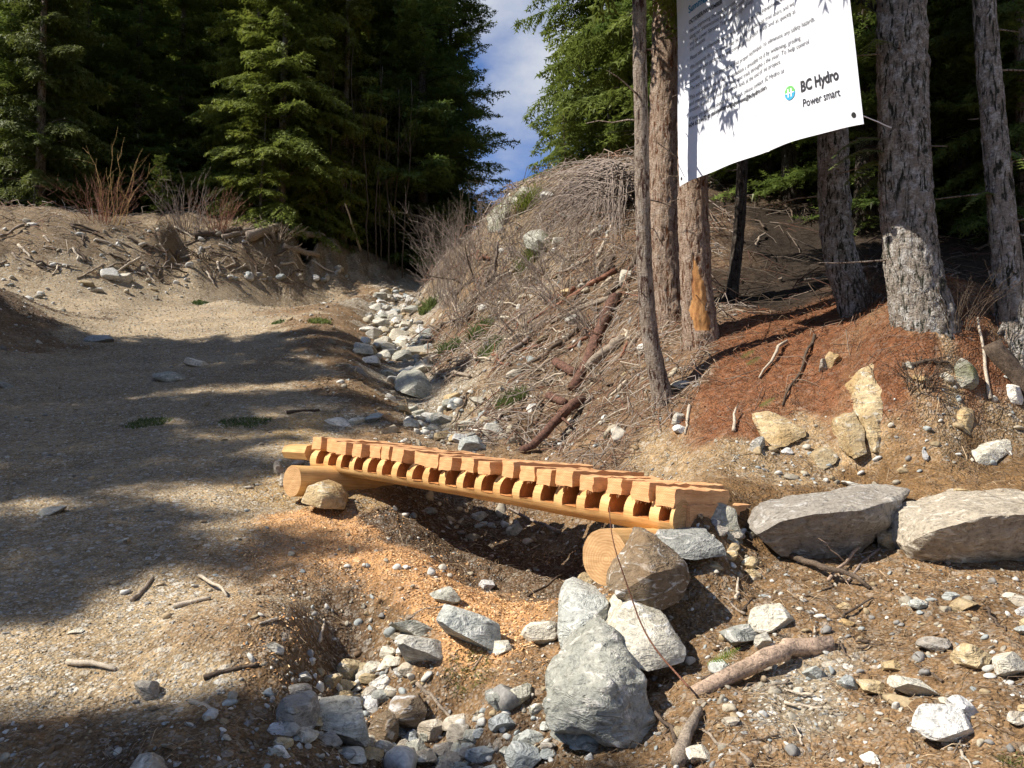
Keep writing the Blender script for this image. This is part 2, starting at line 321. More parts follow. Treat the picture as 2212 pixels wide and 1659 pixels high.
DIR = [(0, 0, -1.5, 'D'), (-3, 0, -1.45, 'D'), (2.5, 0, -1.2, 'D'), (0, -6, -2.6, 'D'), (-12, -6, -2.0, 'R'), (8, -4, -.3, 'F'), (-14, 8, .5, 'F'), (-17, 16, 2.6, 'F'), (-22, 25, 6, 'F'),
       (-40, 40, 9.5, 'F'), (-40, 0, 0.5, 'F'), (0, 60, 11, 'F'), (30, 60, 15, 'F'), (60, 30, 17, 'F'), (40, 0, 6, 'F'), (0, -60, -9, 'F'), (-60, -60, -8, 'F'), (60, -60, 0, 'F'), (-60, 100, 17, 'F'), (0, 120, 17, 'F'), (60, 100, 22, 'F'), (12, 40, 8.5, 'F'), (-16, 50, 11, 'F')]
PLINES = [  # ridges, rims and beds as polylines: (pixel x, pixel y, distance), soil, number of points
 ([(-200, 448, 23), (0, 452, 24), (100, 456, 24.5), (200, 474, 25.2), (300, 488, 25.8), (400, 502, 26.5), (480, 500, 27.1), (560, 496, 27.7), (650, 506, 28.4), (720, 530, 29), (800, 560, 30.2), (860, 584, 31.4)], 'K', 24),
 ([(-200, 530, 21.2), (0, 532, 22), (150, 530, 22.8), (300, 545, 24.2), (420, 556, 25.4), (520, 552, 26.5), (640, 552, 27.8), (740, 566, 29.3)], 'K', 18),
 ([(-200, 618, 19.5), (0, 616, 20.3), (150, 613, 21.3), (300, 604, 23.2), (420, 602, 24.6), (520, 598, 25.9), (640, 594, 27.6), (750, 592, 29.2), (850, 600, 30.5)], 'R', 22),
 ([(-200, 470, 30), (0, 478, 30), (150, 490, 30), (300, 510, 31), (450, 522, 31.5), (600, 528, 32.5), (740, 555, 34), (880, 585, 36)], 'F', 16),
 ([(840, 622, 27.8), (792, 640, 22.6), (762, 662, 19.5), (738, 700, 16), (728, 745, 13.6), (748, 790, 11.8), (792, 850, 10.0), (850, 900, 8.95), (905, 940, 8.1)], 'D', 18),
 ([(880, 628, 28.5), (860, 665, 23.5), (852, 705, 18.9), (868, 750, 16.0), (872, 795, 13.7), (850, 850, 11.8), (900, 885, 10.6), (960, 918, 9.7), (1005, 955, 8.8)], 'G', 20),
 ([(635, 1290, 4.05), (655, 1365, 3.7), (625, 1440, 3.4), (585, 1520, 3.1), (555, 1640, 2.75)], 'D', 10),
 ([(760, 1350, 4.25), (735, 1420, 4.05), (735, 1490, 3.8), (770, 1565, 3.55), (810, 1645, 3.25)], 'W', 9)]
cps, cty = [], []
for pl, ty, num in PLINES:
    q = np.array(pl, float); d = np.concatenate([[0], np.cumsum(np.linalg.norm(np.diff(q[:, :2], axis=0), axis=1))]); u = np.linspace(0, d[-1], num)
    for k in range(num): cps.append(at(np.interp(u[k], d, q[:, 0]), np.interp(u[k], d, q[:, 1]), np.interp(u[k], d, q[:, 2]))); cty.append(ty)
for tok in CPT.replace('\n', '|').split('|'):
    t = tok.split()
    if len(t) == 4: cps.append(at(float(t[0]), float(t[1]), float(t[2]))); cty.append(t[3])
for x, y, z, t in DIR: cps.append(np.array((x, y, z + CAMZ))); cty.append(t)
cps = np.array(cps)
WARP = 4.0                                        # thin-plate spline on log-stretched ground coordinates
def warp(x, y):
    r = np.sqrt(x * x + y * y) + 1e-9; k = np.arcsinh(r / WARP) * WARP / r
    return x * k, y * k
cwx, cwy = warp(cps[:, 0], cps[:, 1])
def tps_k(dx, dy):
    r2 = dx * dx + dy * dy + 1e-12
    return 0.5 * r2 * np.log(r2)
n_ = len(cps)
A = np.zeros((n_ + 3, n_ + 3)); A[:n_, :n_] = tps_k(cwx[:, None] - cwx[None], cwy[:, None] - cwy[None]) + np.eye(n_) * 0.004
A[:n_, n_] = 1; A[:n_, n_ + 1] = cwx; A[:n_, n_ + 2] = cwy; A[n_:, :n_] = A[:n_, n_:].T
W_ = np.linalg.solve(A, np.concatenate([cps[:, 2], np.zeros(3)]))
SOILC = np.array([SOIL[t][0] for t in cty]); SOILP = np.array([SOIL[t][1] for t in cty]); SOILR = np.array([SOIL[t][2] for t in cty])
def base_h(x, y):
    a, b = warp(x, y); out = np.zeros_like(a)
    for i in range(0, len(a), 20000):
        s = slice(i, i + 20000)
        out[s] = tps_k(a[s, None] - cwx[None], b[s, None] - cwy[None]) @ W_[:n_] + W_[n_] + W_[n_ + 1] * a[s] + W_[n_ + 2] * b[s]
    return out
def soil(x, y):
    j = 0.10 * np.sqrt(x * x + y * y)
    xx = x + j * fbm(x * 1.3, y * 1.3, o=4, g=0.65); yy = y + j * fbm(x * 1.3 + 50, y * 1.3 + 9, o=4, g=0.65)
    a, b = warp(xx, yy); c = np.zeros((len(a), 3)); p = np.zeros(len(a)); r = np.zeros(len(a))
    for i in range(0, len(a), 20000):
        s = slice(i, i + 20000)
        d2 = (a[s, None] - cwx[None]) ** 2 + (b[s, None] - cwy[None]) ** 2
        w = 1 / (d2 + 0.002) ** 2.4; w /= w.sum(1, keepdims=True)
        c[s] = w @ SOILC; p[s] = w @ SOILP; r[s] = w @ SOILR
    return c, p, r
def H(x, y, full=False):
    x = np.atleast_1d(np.asarray(x, float)); y = np.atleast_1d(np.asarray(y, float))
    c, p, r = soil(x, y)
    rr = np.sqrt(x * x + y * y)
    far = np.clip(rr / 9, 0.35, 2.6)
    h = base_h(x, y) + r * (0.045 * far * fbm(x * 1.1 / far, y * 1.1 / far, o=3) + 0.030 * fbm(x * 4.2, y * 4.2, o=3) + 0.016 * fbm(x * 14, y * 14, o=3, g=0.6))
    return (h, c, p) if full else h
def hit(px, py, y0=1.8, y1=60):
    a, b = ray(px, py)
    ys = np.exp(np.linspace(math.log(y0), math.log(y1), 200))
    d = (b * ys + CAMZ) - base_h(a * ys, ys) - 0.1
    i = int(np.argmax(d < 0)) if (d < 0).any() else 199
    ys = np.exp(np.linspace(math.log(ys[max(i - 3, 0)]), math.log(ys[min(i + 12, 199)]), 60))
    d = (b * ys + CAMZ) - H(a * ys, ys)
    i = int(np.argmax(d < 0)) if (d < 0).any() else 59
    Y = ys[i] if i == 0 or d[i] >= 0 else ys[i - 1] + d[i - 1] / (d[i - 1] - d[i] + 1e-9) * (ys[i] - ys[i - 1])
    return np.array((a * Y, Y, b * Y + CAMZ))
def HV(x, y): return float(H(x, y)[0])

th = np.concatenate([np.linspace(-180, -40, 36)[:-1], np.linspace(-40, 40, 500), np.linspace(40, 180, 36)[1:-1]])
th = np.radians(th); nt_ = len(th)
rad = np.concatenate([np.linspace(0.05, 1.5, 8), np.exp(np.linspace(math.log(1.6), math.log(46), 560)), np.exp(np.linspace(math.log(50), math.log(900), 30))])
TT, RR = np.meshgrid(th, rad)
gx = (np.sin(TT) * RR).ravel(); gy = (np.cos(TT) * RR).ravel()
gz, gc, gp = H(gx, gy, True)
gz = np.where(RR.ravel() > 120, np.minimum(gz, 17 + 0 * gz), gz); gz = np.where(RR.ravel() > 120, np.maximum(gz, -10), gz)
ii, jj = np.meshgrid(np.arange(len(rad) - 1), np.arange(nt_), indexing='ij')
j2 = (jj + 1) % nt_
F = np.stack([ii * nt_ + jj, ii * nt_ + j2, (ii + 1) * nt_ + j2, (ii + 1) * nt_ + jj], -1).reshape(-1, 4)[:, ::-1]
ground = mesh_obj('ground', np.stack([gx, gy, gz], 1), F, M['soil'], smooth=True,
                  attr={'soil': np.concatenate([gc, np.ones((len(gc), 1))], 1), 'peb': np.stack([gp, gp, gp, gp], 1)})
tag(ground, kind='structure', label='gravel road, brown soil banks and stony ditch')

# ---------------------------------------------------------------- generic builders
def tube(pts, rads, sides=6, cap=True, jit=0.0, seed=0):
    pts = np.asarray(pts, float); n = len(pts); rads = np.broadcast_to(np.asarray(rads, float), (n,))
    tan = np.gradient(pts, axis=0); tan /= np.linalg.norm(tan, axis=1, keepdims=True) + 1e-9
    up = np.array((0.123, 0.3, 1.0)); 
    if abs(tan[0] @ up) / np.linalg.norm(up) > 0.9: up = np.array((1.0, 0.2, 0.1))
    s = np.cross(tan, up); s /= np.linalg.norm(s, axis=1, keepdims=True) + 1e-9
    u = np.cross(s, tan)
    ang = np.arange(sides) * 2 * math.pi / sides
    r_ = np.random.default_rng(seed)
    rr = rads[:, None] * (1 + jit * (r_.random((n, sides)) - 0.5))
    V = pts[:, None] + rr[..., None] * (np.cos(ang)[None, :, None] * s[:, None] + np.sin(ang)[None, :, None] * u[:, None])
    V = V.reshape(-1, 3); Fq = []
    for i in range(n - 1):
        for k in range(sides):
            k2 = (k + 1) % sides
            Fq.append((i * sides + k, i * sides + k2, (i + 1) * sides + k2, (i + 1) * sides + k))
    if cap:
        Fq.append(tuple(range(sides))[::-1]); Fq.append(tuple((n - 1) * sides + k for k in range(sides)))
    return V, Fq
class MB:
    def __init__(s): s.V = []; s.F = []; s.n = 0
    def add(s, V, F):
        V = np.asarray(V, float); s.V.append(V); s.F += [tuple(i + s.n for i in f) for f in F]; s.n += len(V)
    def build(s, name, mat, parent=None, smooth=True): return mesh_obj(name, np.concatenate(s.V), s.F, mat, parent, smooth)
def sharpen(o, deg=32):
    o.data.polygons.foreach_set('use_smooth', np.ones(len(o.data.polygons), dtype=bool))
    o.data.set_sharp_from_angle(angle=R(deg))

def rock_template(seed, ncut, flat=1.0):
    r_ = np.random.default_rng(seed); bm = bmesh.new()
    bmesh.ops.create_icosphere(bm, subdivisions=4, radius=1.0)
    V = np.array([v.co[:] for v in bm.verts])
    for i in range(ncut):
        n = r_.normal(size=3); n /= np.linalg.norm(n); d = r_.uniform(0.45, 0.8)
        k = V @ n - d; V = np.where((k > 0)[:, None], V - np.outer(k, n) * 0.97, V)
    V *= (1 + 0.05 * fbm(V[:, 0] * 1.6 + seed, V[:, 1] * 1.6, V[:, 2] * 1.6) + 0.022 * fbm(V[:, 0] * 6 + seed, V[:, 1] * 6, V[:, 2] * 6))[:, None]
    V[:, 2] *= flat
    lo, hi = V.min(0), V.max(0); V = (V - (lo + hi) / 2) / (hi - lo) * 2
    for v, c in zip(bm.verts, V): v.co = c
    me = bpy.data.meshes.new('stone'); bm.to_mesh(me); bm.free()
    me.polygons.foreach_set('use_smooth', np.ones(len(me.polygons), dtype=bool)); me.set_sharp_from_angle(angle=R(24))
    return me
ROCKS = {k: [] for k in ('grey', 'pale', 'tan', 'blue', 'brown', 'dirty', 'white', 'mossy')}
_base = [rock_template(100 + i, 11 + i % 5) for i in range(7)]
for k in ROCKS:
    for me in _base:
        m2 = me.copy(); m2.materials.clear(); m2.materials.append(M[k]); ROCKS[k].append(m2)
rk = random.Random(3)
def rock(px, py, w, h, kind, label, group=None, name='stone', sink=0.25, dz=0, tilt=0.35, p=None, depth=None):
    """px,py = centre of its foot-ish in the picture; w,h its size in pixels"""
    p = hit(px, py + h * 0.30) if p is None else p
    k = p[1] / FPX
    o = bpy.data.objects.new(name, rk.choice(ROCKS[kind])); COL.objects.link(o)
    sx, sz = w * k / 2, max(h * k / 2, w * k * 0.16); sy = depth or (sx * rk.uniform(0.6, 0.9) + sz * 0.2)
    o.scale = (sx, sy, sz); o.rotation_euler = (rk.uniform(-tilt, tilt) * 0.6, rk.uniform(-tilt, tilt), rk.uniform(-0.5, 0.5) + rk.choice((0, math.pi)))
    o.location = (p[0], p[1] + sy * 0.3, p[2] + sz * (1 - 2 * sink) + dz)
    return tag(o, label, 'rock', group)
def hull_rock(name, pts, mat, label, thick=None, group=None, amp=0.014, edge=0.05, seed=0, cat='boulder', back=0.8):
    P = [at(*q) for q in pts]
    P = np.array(P)
    if thick:
        c = P.mean(0); Q = c + (P - c) * back; Q[:, 1] += thick; Q[:, 2] += 0.08 * thick; P = np.concatenate([P, Q])
    bm = bmesh.new()
    for q in P: bm.verts.new(q)
    r = bmesh.ops.convex_hull(bm, input=bm.verts)
    bmesh.ops.delete(bm, geom=[g for g in r['geom_interior'] if isinstance(g, bmesh.types.BMVert)], context='VERTS')
    for _ in range(6):
        es = [e for e in bm.edges if e.calc_length() > edge]
        if not es or len(bm.faces) > 4000: break
        bmesh.ops.subdivide_edges(bm, edges=es, cuts=1); bmesh.ops.triangulate(bm, faces=bm.faces[:])
    bmesh.ops.smooth_vert(bm, verts=bm.verts, factor=0.35, use_axis_x=True, use_axis_y=True, use_axis_z=True)
    bm.normal_update()
    V = np.array([v.co[:] for v in bm.verts]); N = np.array([v.normal[:] for v in bm.verts])
    d = amp * (1.3 * fbm(V[:, 0] * 5 + seed, V[:, 1] * 5, V[:, 2] * 5, o=3) + 0.9 * np.abs(fbm(V[:, 0] * 13 + seed, V[:, 1] * 13, V[:, 2] * 20, o=3)) + 0.25 * fbm(V[:, 0] * 45, V[:, 1] * 45, V[:, 2] * 45, o=2))
    V += N * d[:, None]; o0 = V.mean(0); o0[2] = V[:, 2].min()
    for v, c in zip(bm.verts, V): v.co = c - o0
    me = bpy.data.meshes.new(name); bm.to_mesh(me); bm.free(); me.materials.append(mat)
    o = bpy.data.objects.new(name, me); COL.objects.link(o); o.location = o0
    sharpen(o, 30)
    return tag(o, label, cat, group)

def wiggle(a, b, n, amp, seed):
    r_ = np.random.default_rng(seed); t = np.linspace(0, 1, n)[:, None]
    P = a + (b - a) * t; L = np.linalg.norm(b - a)
    off = np.cumsum(r_.normal(size=(n, 3)), 0); off -= off[0] + (off[-1] - off[0]) * t
    return P + off * amp * L / math.sqrt(n)
stick_seed = [0]
def stick(a, b, wpx, mat, label, group=None, name='dead_branch', lift=0.4, bend=0.05, taper=0.5, side_twigs=0, cat='branch', p=None, sides=7):
    """a, b: pixels of both ends on the ground"""
    stick_seed[0] += 1; sd = stick_seed[0]
    A_, B_ = (hit(*a), hit(*b)) if p is None else p
    r0 = wpx * A_[1] / FPX / 2; r1 = r0 * taper
    A_ = A_ + (0, 0, r0 * lift); B_ = B_ + (0, 0, r1 * lift)
    P = wiggle(A_, B_, 9, bend, sd)
    if p is None:
        g = H(P[:, 0], P[:, 1]); P[:, 2] = np.maximum(P[:, 2], g - r0 * 0.2)
    o0 = P[0].copy(); mb = MB()
    V, Fq = tube(P - o0, np.linspace(r0, r1, 9), sides, True, 0.25, sd); mb.add(V, Fq)
    r_ = np.random.default_rng(sd); L = np.linalg.norm(B_ - A_)
    for k in range(side_twigs):
        i = r_.integers(2, 8); d = (B_ - A_) / L * 0.6 + r_.normal(size=3) * 0.6 + np.array((0, 0, 0.25)); d /= np.linalg.norm(d)
        l = L * r_.uniform(0.12, 0.3)
        V, Fq = tube(wiggle(P[i] - o0, P[i] - o0 + d * l, 5, 0.08, sd * 31 + k), np.linspace(r0 * 0.4, r0 * 0.12, 5), 4); mb.add(V, Fq)
    o = mb.build(name, M[mat]); o.location = o0
    return tag(o, label, cat, group)
# ---------------------------------------------------------------- log footbridge
nearP = at(1440, 1041, 4.05); farP = at(690, 945, 6.0)        # front top edge of the deck
bdir = farP - nearP; BL = np.linalg.norm(bdir); bdir /= BL
hd = np.array((bdir[0], bdir[1], 0)); hd /= np.linalg.norm(hd)
pdir = np.array((-hd[1], hd[0], 0)); pdir = pdir if pdir[1] > 0 else -pdir   # across the bridge, away from the camera
bridge = empty('log_footbridge', (nearP[0], nearP[1], HV(nearP[0], nearP[1])))
tag(bridge, 'small new footbridge of fresh orange planks on notched peeled logs over ditch', 'footbridge')
def log_mesh(L, r0, r1, name, notches=None, cut=-0.3, seed=0, sides=28, wav=0.004):
    xs = list(np.linspace(0, L, 40)); flag = {}
    if notches:
        ex = []
        for (a, b) in notches: ex += [(a - 0.0015, 0), (a, 1), ((a + b) / 2, 1), (b, 1), (b + 0.0015, 0)]
        keep = [(x, 0) for x in xs if not any(a - 0.004 < x < b + 0.004 for a, b in notches)]
        st = sorted(keep + ex)
    else: st = [(x, 0) for x in xs]
    r_ = np.random.default_rng(seed); V = []; ang = np.arange(sides) * 2 * math.pi / sides
    for x, f in st:
        t = x / L; r = r0 + (r1 - r0) * t
        rr = r * (1 + 0.03 * vnoise(np.cos(ang) * 1.5 + seed, np.sin(ang) * 1.5, np.full(sides, x * 3.0)) + 0.02 * vnoise(np.cos(ang) * 5, np.sin(ang) * 5 + seed, np.full(sides, x * 8.0)))
        cy = wav * math.sin(x * 2.1 + seed); cz = wav * math.cos(x * 1.7 + seed)
        y = rr * np.cos(ang) + cy; z = rr * np.sin(ang) + cz
        if f: z = np.minimum(z, cut * r + r * 0.07 * (r_.random(sides) - 0.5))
        V += [(x, a, b) for a, b in zip(y, z)]
    Fq = []; fm = []
    for i in range(len(st) - 1):
        nt = 2 if (st[i][1] or st[i + 1][1]) else 0
        for k in range(sides):
            k2 = (k + 1) % sides; Fq.append((i * sides + k, i * sides + k2, (i + 1) * sides + k2, (i + 1) * sides + k))
            up = math.sin(ang[k]) > cut - 0.02
            fm.append(2 if (nt and up) else 0)
    n = len(st); Fq += [tuple(range(sides))[::-1], tuple((n - 1) * sides + k for k in range(sides))]; fm += [1, 1]
    o = mesh_obj(name, V, Fq, [M['peeled'], M['endgrain'], M['notch']], None, True, fm)
    sharpen(o, 40); return o
NPL = 20; SPC = BL / (NPL - 1)
def bridge_child(o, origin, xdir, zdir=(0, 0, 1)):
    x = Vector(xdir).normalized(); z = Vector(zdir); y = z.cross(x).normalized(); z = x.cross(y); g = Vector(origin) - bridge.location
    o.parent = bridge; o.matrix_basis = Matrix(((x.x, y.x, z.x, g[0]), (x.y, y.y, z.y, g[1]), (x.z, y.z, z.z, g[2]), (0, 0, 0, 1)))
pdir = pdir + np.array((0, 0, -0.075)); pdir /= np.linalg.norm(pdir)
zax = np.cross(bdir, pdir); zax = zax if zax[2] > 0 else -zax
ptop = 0.095
# notched stringers (the front one set back under the overhanging plank ends)
for off, sd in ((0.092, 3), (0.54, 8)):
    SR0, SR1 = 0.088, 0.080
    start = nearP - bdir * 0.05 + pdir * off - zax * (ptop + SR0 - 0.014)
    L = BL + 0.16
    nts = [(0.05 + i * SPC - 0.064, 0.05 + i * SPC + 0.030) for i in range(NPL)]
    nts = [(max(0.02, a), b) for a, b in nts if b < L - 0.02]
    st_ = log_mesh(L, SR0, SR1, 'stringer_log', nts, -0.20, sd)
    bridge_child(st_, start, bdir)
def plank_mesh(L, w, h, seed):
    r_ = np.random.default_rng(seed); nx, V, Fq = 14, [], []
    ring = [(-.5, 0), (-.5, -.33), (-.5, -.66), (-.5, -1), (-.17, -1), (.17, -1), (.5, -1), (.5, -.66), (.5, -.33), (.5, 0), (.17, 0), (-.17, 0)]
    tw = r_.uniform(-.08, .08)
    for i in range(nx):
        t = i / (nx - 1); x = t * L
        a = r_.normal(size=(12, 2)) * 0.0035; skew = tw * (t - .5)
        sw = 1 + 0.06 * math.sin(t * 5 + seed)
        for k, (b, c) in enumerate(ring):
            y = b * w * sw; z = c * h
            edge = 0.006 if k in (0, 3, 6, 9) else 0
            ex = 0
            if i == 0: ex = -r_.random() * 0.006
            if i == nx - 1: ex = r_.random() * 0.012
            V.append((x + ex, y * (1 - edge) + a[k, 0] - z * skew, z + a[k, 1] + y * skew))
    n = 12
    for i in range(nx - 1):
        for k in range(n):
            k2 = (k + 1) % n; Fq.append((i * n + k, i * n + k2, (i + 1) * n + k2, (i + 1) * n + k))
    fm = [0] * len(Fq)
    # fuzzy saw fibres hanging from the lower front edge
    Fq.append(tuple(range(n))[::-1]); Fq.append(tuple((nx - 1) * n + k for k in range(n))); fm += [1, 1]
    for q in range(9):
        x0 = r_.uniform(-0.002, 0.004); y0 = r_.uniform(-.5, .5) * w; l = r_.uniform(.006, .022); b0 = len(V)
        V += [(x0, y0 - .0012, -h + .003), (x0, y0 + .0012, -h + .003), (x0 - .004 + r_.normal() * .004, y0 + r_.normal() * .006, -h - l)]
        Fq.append((b0, b0 + 1, b0 + 2)); fm.append(1)
    o = mesh_obj('plank', V, Fq, [M['plank'], M['plankend']], None, True, fm); sharpen(o, 35); return o
pr = random.Random(5)
for i in range(NPL):
    L = 0.70 + pr.uniform(-.05, .06); w = SPC * pr.uniform(0.56, 0.76); h = ptop * pr.uniform(0.78, 1.0)
    if i == 0: L = 0.5
    o = plank_mesh(L, w, h, 40 + i)
    org = nearP + bdir * (i * SPC + pr.uniform(-.012, .012)) + pdir * pr.uniform(-.03, .03) + zax * (h - ptop + pr.uniform(-.004, .006) - (.03 if i == 0 else .012 if i == 1 else 0))
    ang = pr.uniform(-.035, .035); d = pdir * math.cos(ang) + bdir * math.sin(ang) + np.array((0, 0, pr.uniform(-.012, .012)))
    bridge_child(o, org, d, zax)
# sill logs under both ends
def sill(c, r, L, name='sill_log', seed=1, dz=0.0):
    o = log_mesh(L, r, r * 0.92, name, None, 0, seed); bridge_child(o, c, pdir + np.array((0, 0, dz))); return o
sill(at(1305, 1203, 3.82), 0.128, 1.35, seed=5, dz=-0.01)
sill(at(631, 1037, 5.68), 0.108, 1.3, seed=9)
def block(c, L, w, h, seed, rough=0):
    o = plank_mesh(L, w, h, seed); o.name = 'end_block'; bridge_child(o, c, pdir, (0, 0, 1)); return o
block(at(1474, 1089, 4.13), 0.9, 0.085, 0.135, 301)
o = log_mesh(0.30, 0.062, 0.058, 'end_block', None, 0, 12, sides=7); bridge_child(o, at(672, 979, 6.12), hd)

# ---------------------------------------------------------------- notice banner
BP = [at(1468, 403, 6.9), at(1668, 322, 5.9), at(1867, 268, 5.25)]
TP = [at(1463, 0, 6.9), at(1655, 0, 5.9), at(1833, 0, 5.22)]
def quad3(P, s):
    a = (1 - s) * (1 - 2 * s); b = 4 * s * (1 - s); c = s * (2 * s - 1)
    return a[..., None] * P[0] + b[..., None] * P[1] + c[..., None] * P[2]
ss = np.linspace(0, 1, 400); crv = quad3(BP, ss); arc = np.concatenate([[0], np.cumsum(np.linalg.norm(np.diff(crv, axis=0), axis=1))]); SW = arc[-1]
VH = np.linalg.norm(TP[0] - BP[0])
def banner(a, b, off=0.0):                     # a along the width in metres, b above the bottom edge in metres
    a = np.asarray(a, float); b = np.asarray(b, float)
    def base(a, b):
        s = np.interp(a, arc, ss); lo = quad3(BP, s); hi = quad3(TP, s); v = (b / 1.55)[..., None]
        up = (hi - lo) / np.linalg.norm(hi - lo, axis=-1, keepdims=True)
        q = lo + up * b[..., None]
        return q
    p = base(a, b); du = base(np.clip(a + .01, 0, SW), b) - base(np.clip(a - .01, 0, SW), b); dv = base(a, b + .01) - p
    n = np.cross(du, dv); n /= np.linalg.norm(n, axis=-1, keepdims=True)
    n = np.where((n[..., 1] > 0)[..., None], -n, n)
    wv = 0.012 * np.sin(a * 5.2 + b * 1.3) + 0.02 * np.sin(a * 2.1 - b * 2.2) * (b + .2) / 2 + 0.01 * np.sin(a * 11 + b * 3)
    crease = -0.010 * np.exp(-((a - SW * 0.56 - 0.02 * np.sin(b * 3)) / 0.010) ** 2)
    return p + n * (wv + crease + off)[..., None]
BH = 2.5
au, bv = np.meshgrid(np.linspace(0, SW, 90), np.linspace(0, BH, 70))
Vb = banner(au, bv).reshape(-1, 3); Vb2 = banner(au, bv, -0.0025).reshape(-1, 3)
na, nb = 90, 70; Fq = []
for j in range(nb - 1):
    for i in range(na - 1):
        q = (j * na + i, j * na + i + 1, (j + 1) * na + i + 1, (j + 1) * na + i); Fq.append(q); Fq.append(tuple(x + na * nb for x in q[::-1]))
mb_, nt, bs = new_mat('banner_vinyl', 0.5, 0.35); bs.inputs['Base Color'].default_value = (0.74, 0.75, 0.78, 1)
bn = noise_n(nt, position(nt), 5, 3); bump(nt, bs, bn, 0.15, 0.02)
nt.links.new(mixc(nt, 1.0, (0.74, 0.75, 0.78), ramp(nt, noise_n(nt, position(nt), 9, 5), [(0.3, (0.93, 0.93, 0.92)), (0.6, (1, 1, 1))]), 'MULTIPLY'), bs.inputs['Base Color'])
org = Vb.mean(0)
sign = mesh_obj('notice_banner', np.concatenate([Vb, Vb2]) - org, Fq, mb_, None, True); sign.location = org
tag(sign, 'white printed notice banner hung between tree trunks above the red needle bank', 'banner')
ink = plain_mat('dark_print_ink', (0.035, 0.035, 0.04), 0.6, 0.05); inkb = plain_mat('blue_print_ink', (0.03, 0.22, 0.42), 0.6, 0.05)
inkg = plain_mat('green_print_ink', (0.16, 0.48, 0.13), 0.6, 0.05); inkl = plain_mat('light_blue_print_ink', (0.05, 0.36, 0.58), 0.6, 0.05); blackp = plain_mat('black_grommet', (0.02, 0.02, 0.02), 0.5, 0.1)
def text_flat(txt, size, bold=0.0):
    cu = bpy.data.curves.new('t', 'FONT'); cu.body = txt; cu.size = size; cu.fill_mode = 'FRONT'; cu.resolution_u = 3; cu.offset = bold
    ob = bpy.data.objects.new('t', cu); COL.objects.link(ob); dg = bpy.context.evaluated_depsgraph_get(); dg.update()
    me = bpy.data.meshes.new_from_object(ob.evaluated_get(dg)); 
    V = np.array([v.co[:] for v in me.vertices]).reshape(-1, 3); Fx = [tuple(p.vertices) for p in me.polygons]
    bpy.data.objects.remove(ob); bpy.data.curves.remove(cu); bpy.data.meshes.remove(me)
    return V, Fx
XS = 0.80
def letters(lines, mat, name='lettering'):
    for (txt, a, b, size, bold, xs, maxa) in lines:
        mb = MB(); V, Fx = text_flat(txt, size, bold)
        if len(V) == 0: continue
        x = a + V[:, 0] * xs; y = b + V[:, 1]
        ok = x < maxa
        Fx = [f for f in Fx if all(ok[i] for i in f)]
        mb.add(banner(np.clip(x, 0, SW), y, 0.004) - org, Fx); mb.build(name, mat, sign, False)
lx = 0.16; fs = 0.050
body = ["604 623 4472 or stakeholderengagement@bchydro.com.", "If have any questions about this project, please contact BC Hydro at", "erosion, we will grass seed exposed soils at the end of the project.",
 "and improving drainage of the road and trails throughout the year. To help control", "This enhancement work will re-establish a driveable road by widening, grading",
 "The work will use best practices and proper techniques to eliminate any safety hazards.", "possible.", "appreciate your patience as we complete this project safely and as quickly as",
 "We recognize that our work may be an inconvenience to trail users and we", "Please take an alternate route and watch for crews and equipment working in the",
 "trail closures.", "and the Lower Sproatt Trail near the right-of-way,", "along our transmission line - in the Stonebridge", "We're improving the access routes", "OCTOBER/NOVEMBER"]
bs_ = [.45, .504, .578, .631, .684, .763, .827, .885, .943, 1.02, 1.10, 1.145, 1.2, 1.25, 1.325]
V0, _ = text_flat(body[5], fs); full = V0[:, 0].max()
s_end = np.interp(0.79, ss, arc); XS = (s_end - lx) / full
letters([(t, lx, b, fs, 0.0012 if i in (0, 14) else 0.0, XS, SW - .02) for i, (t, b) in enumerate(zip(body, bs_))], ink)
letters([("Summer", lx, 1.42, 0.085, 0.002, XS * 1.1, SW)], inkb)
l0 = np.interp(0.672, ss, arc)
letters([("BC Hydro", l0, 0.325, 0.105, 0.003, XS * .92, SW - .01)], ink)
letters([("Power smart", l0 + .01, 0.215, 0.08, 0.0006, XS * 0.92, SW - .01)], ink)
def disc(a, b, r, mat, name, half=None, n=24, off=0.004, inner=0):
    t = np.linspace(0, 2 * math.pi, n, endpoint=False) if half is None else np.linspace(half[0], half[1], n)
    P = banner(a + r * XS * np.cos(t) * 1.1, b + r * np.sin(t), off) - org
    return mesh_obj(name, P, [tuple(range(n))], mat, sign)
lc = l0 - 0.09
disc(lc, .345, .05, inkg, 'logo', (0, math.pi)); disc(lc, .345, .05, inkl, 'logo', (math.pi, 2 * math.pi))
whitep = plain_mat('white_print', (0.82, 0.83, 0.85), 0.6, 0.02)
def bar(a0, a1, b0, b1):
    return mesh_obj('logo', banner(np.array([a0, a1, a1, a0]), np.array([b0, b0, b1, b1]), .0055) - org, [(0, 1, 2, 3)], whitep, sign)
bar(lc - .018, lc - .008, .315, .375); bar(lc + .008, lc + .018, .315, .375); bar(lc - .035, lc + .035, .341, .349)
disc(SW - .06, .07, .018, blackp, 'grommet'); disc(.045, .055, .014, blackp, 'grommet'); disc(SW * .5, .3, .004, blackp, 'grommet'); disc(SW * .52, .93, .004, blackp, 'grommet')
gp_ = banner(np.array([SW - .06]), np.array([.07]))[0]
rope = None
for bz in (2.35, 1.2, .07):
    g0 = banner(np.array([SW - .03]), np.array([bz]))[0]
    tgt = at(1925, 268, 5.6); tgt[2] = g0[2] + .03
    V, Fq = tube(wiggle(g0 - org, tgt - org, 6, 0.01, int(bz * 10)), 0.004, 5); mesh_obj('tie_cord', V, Fq, whitep, sign)

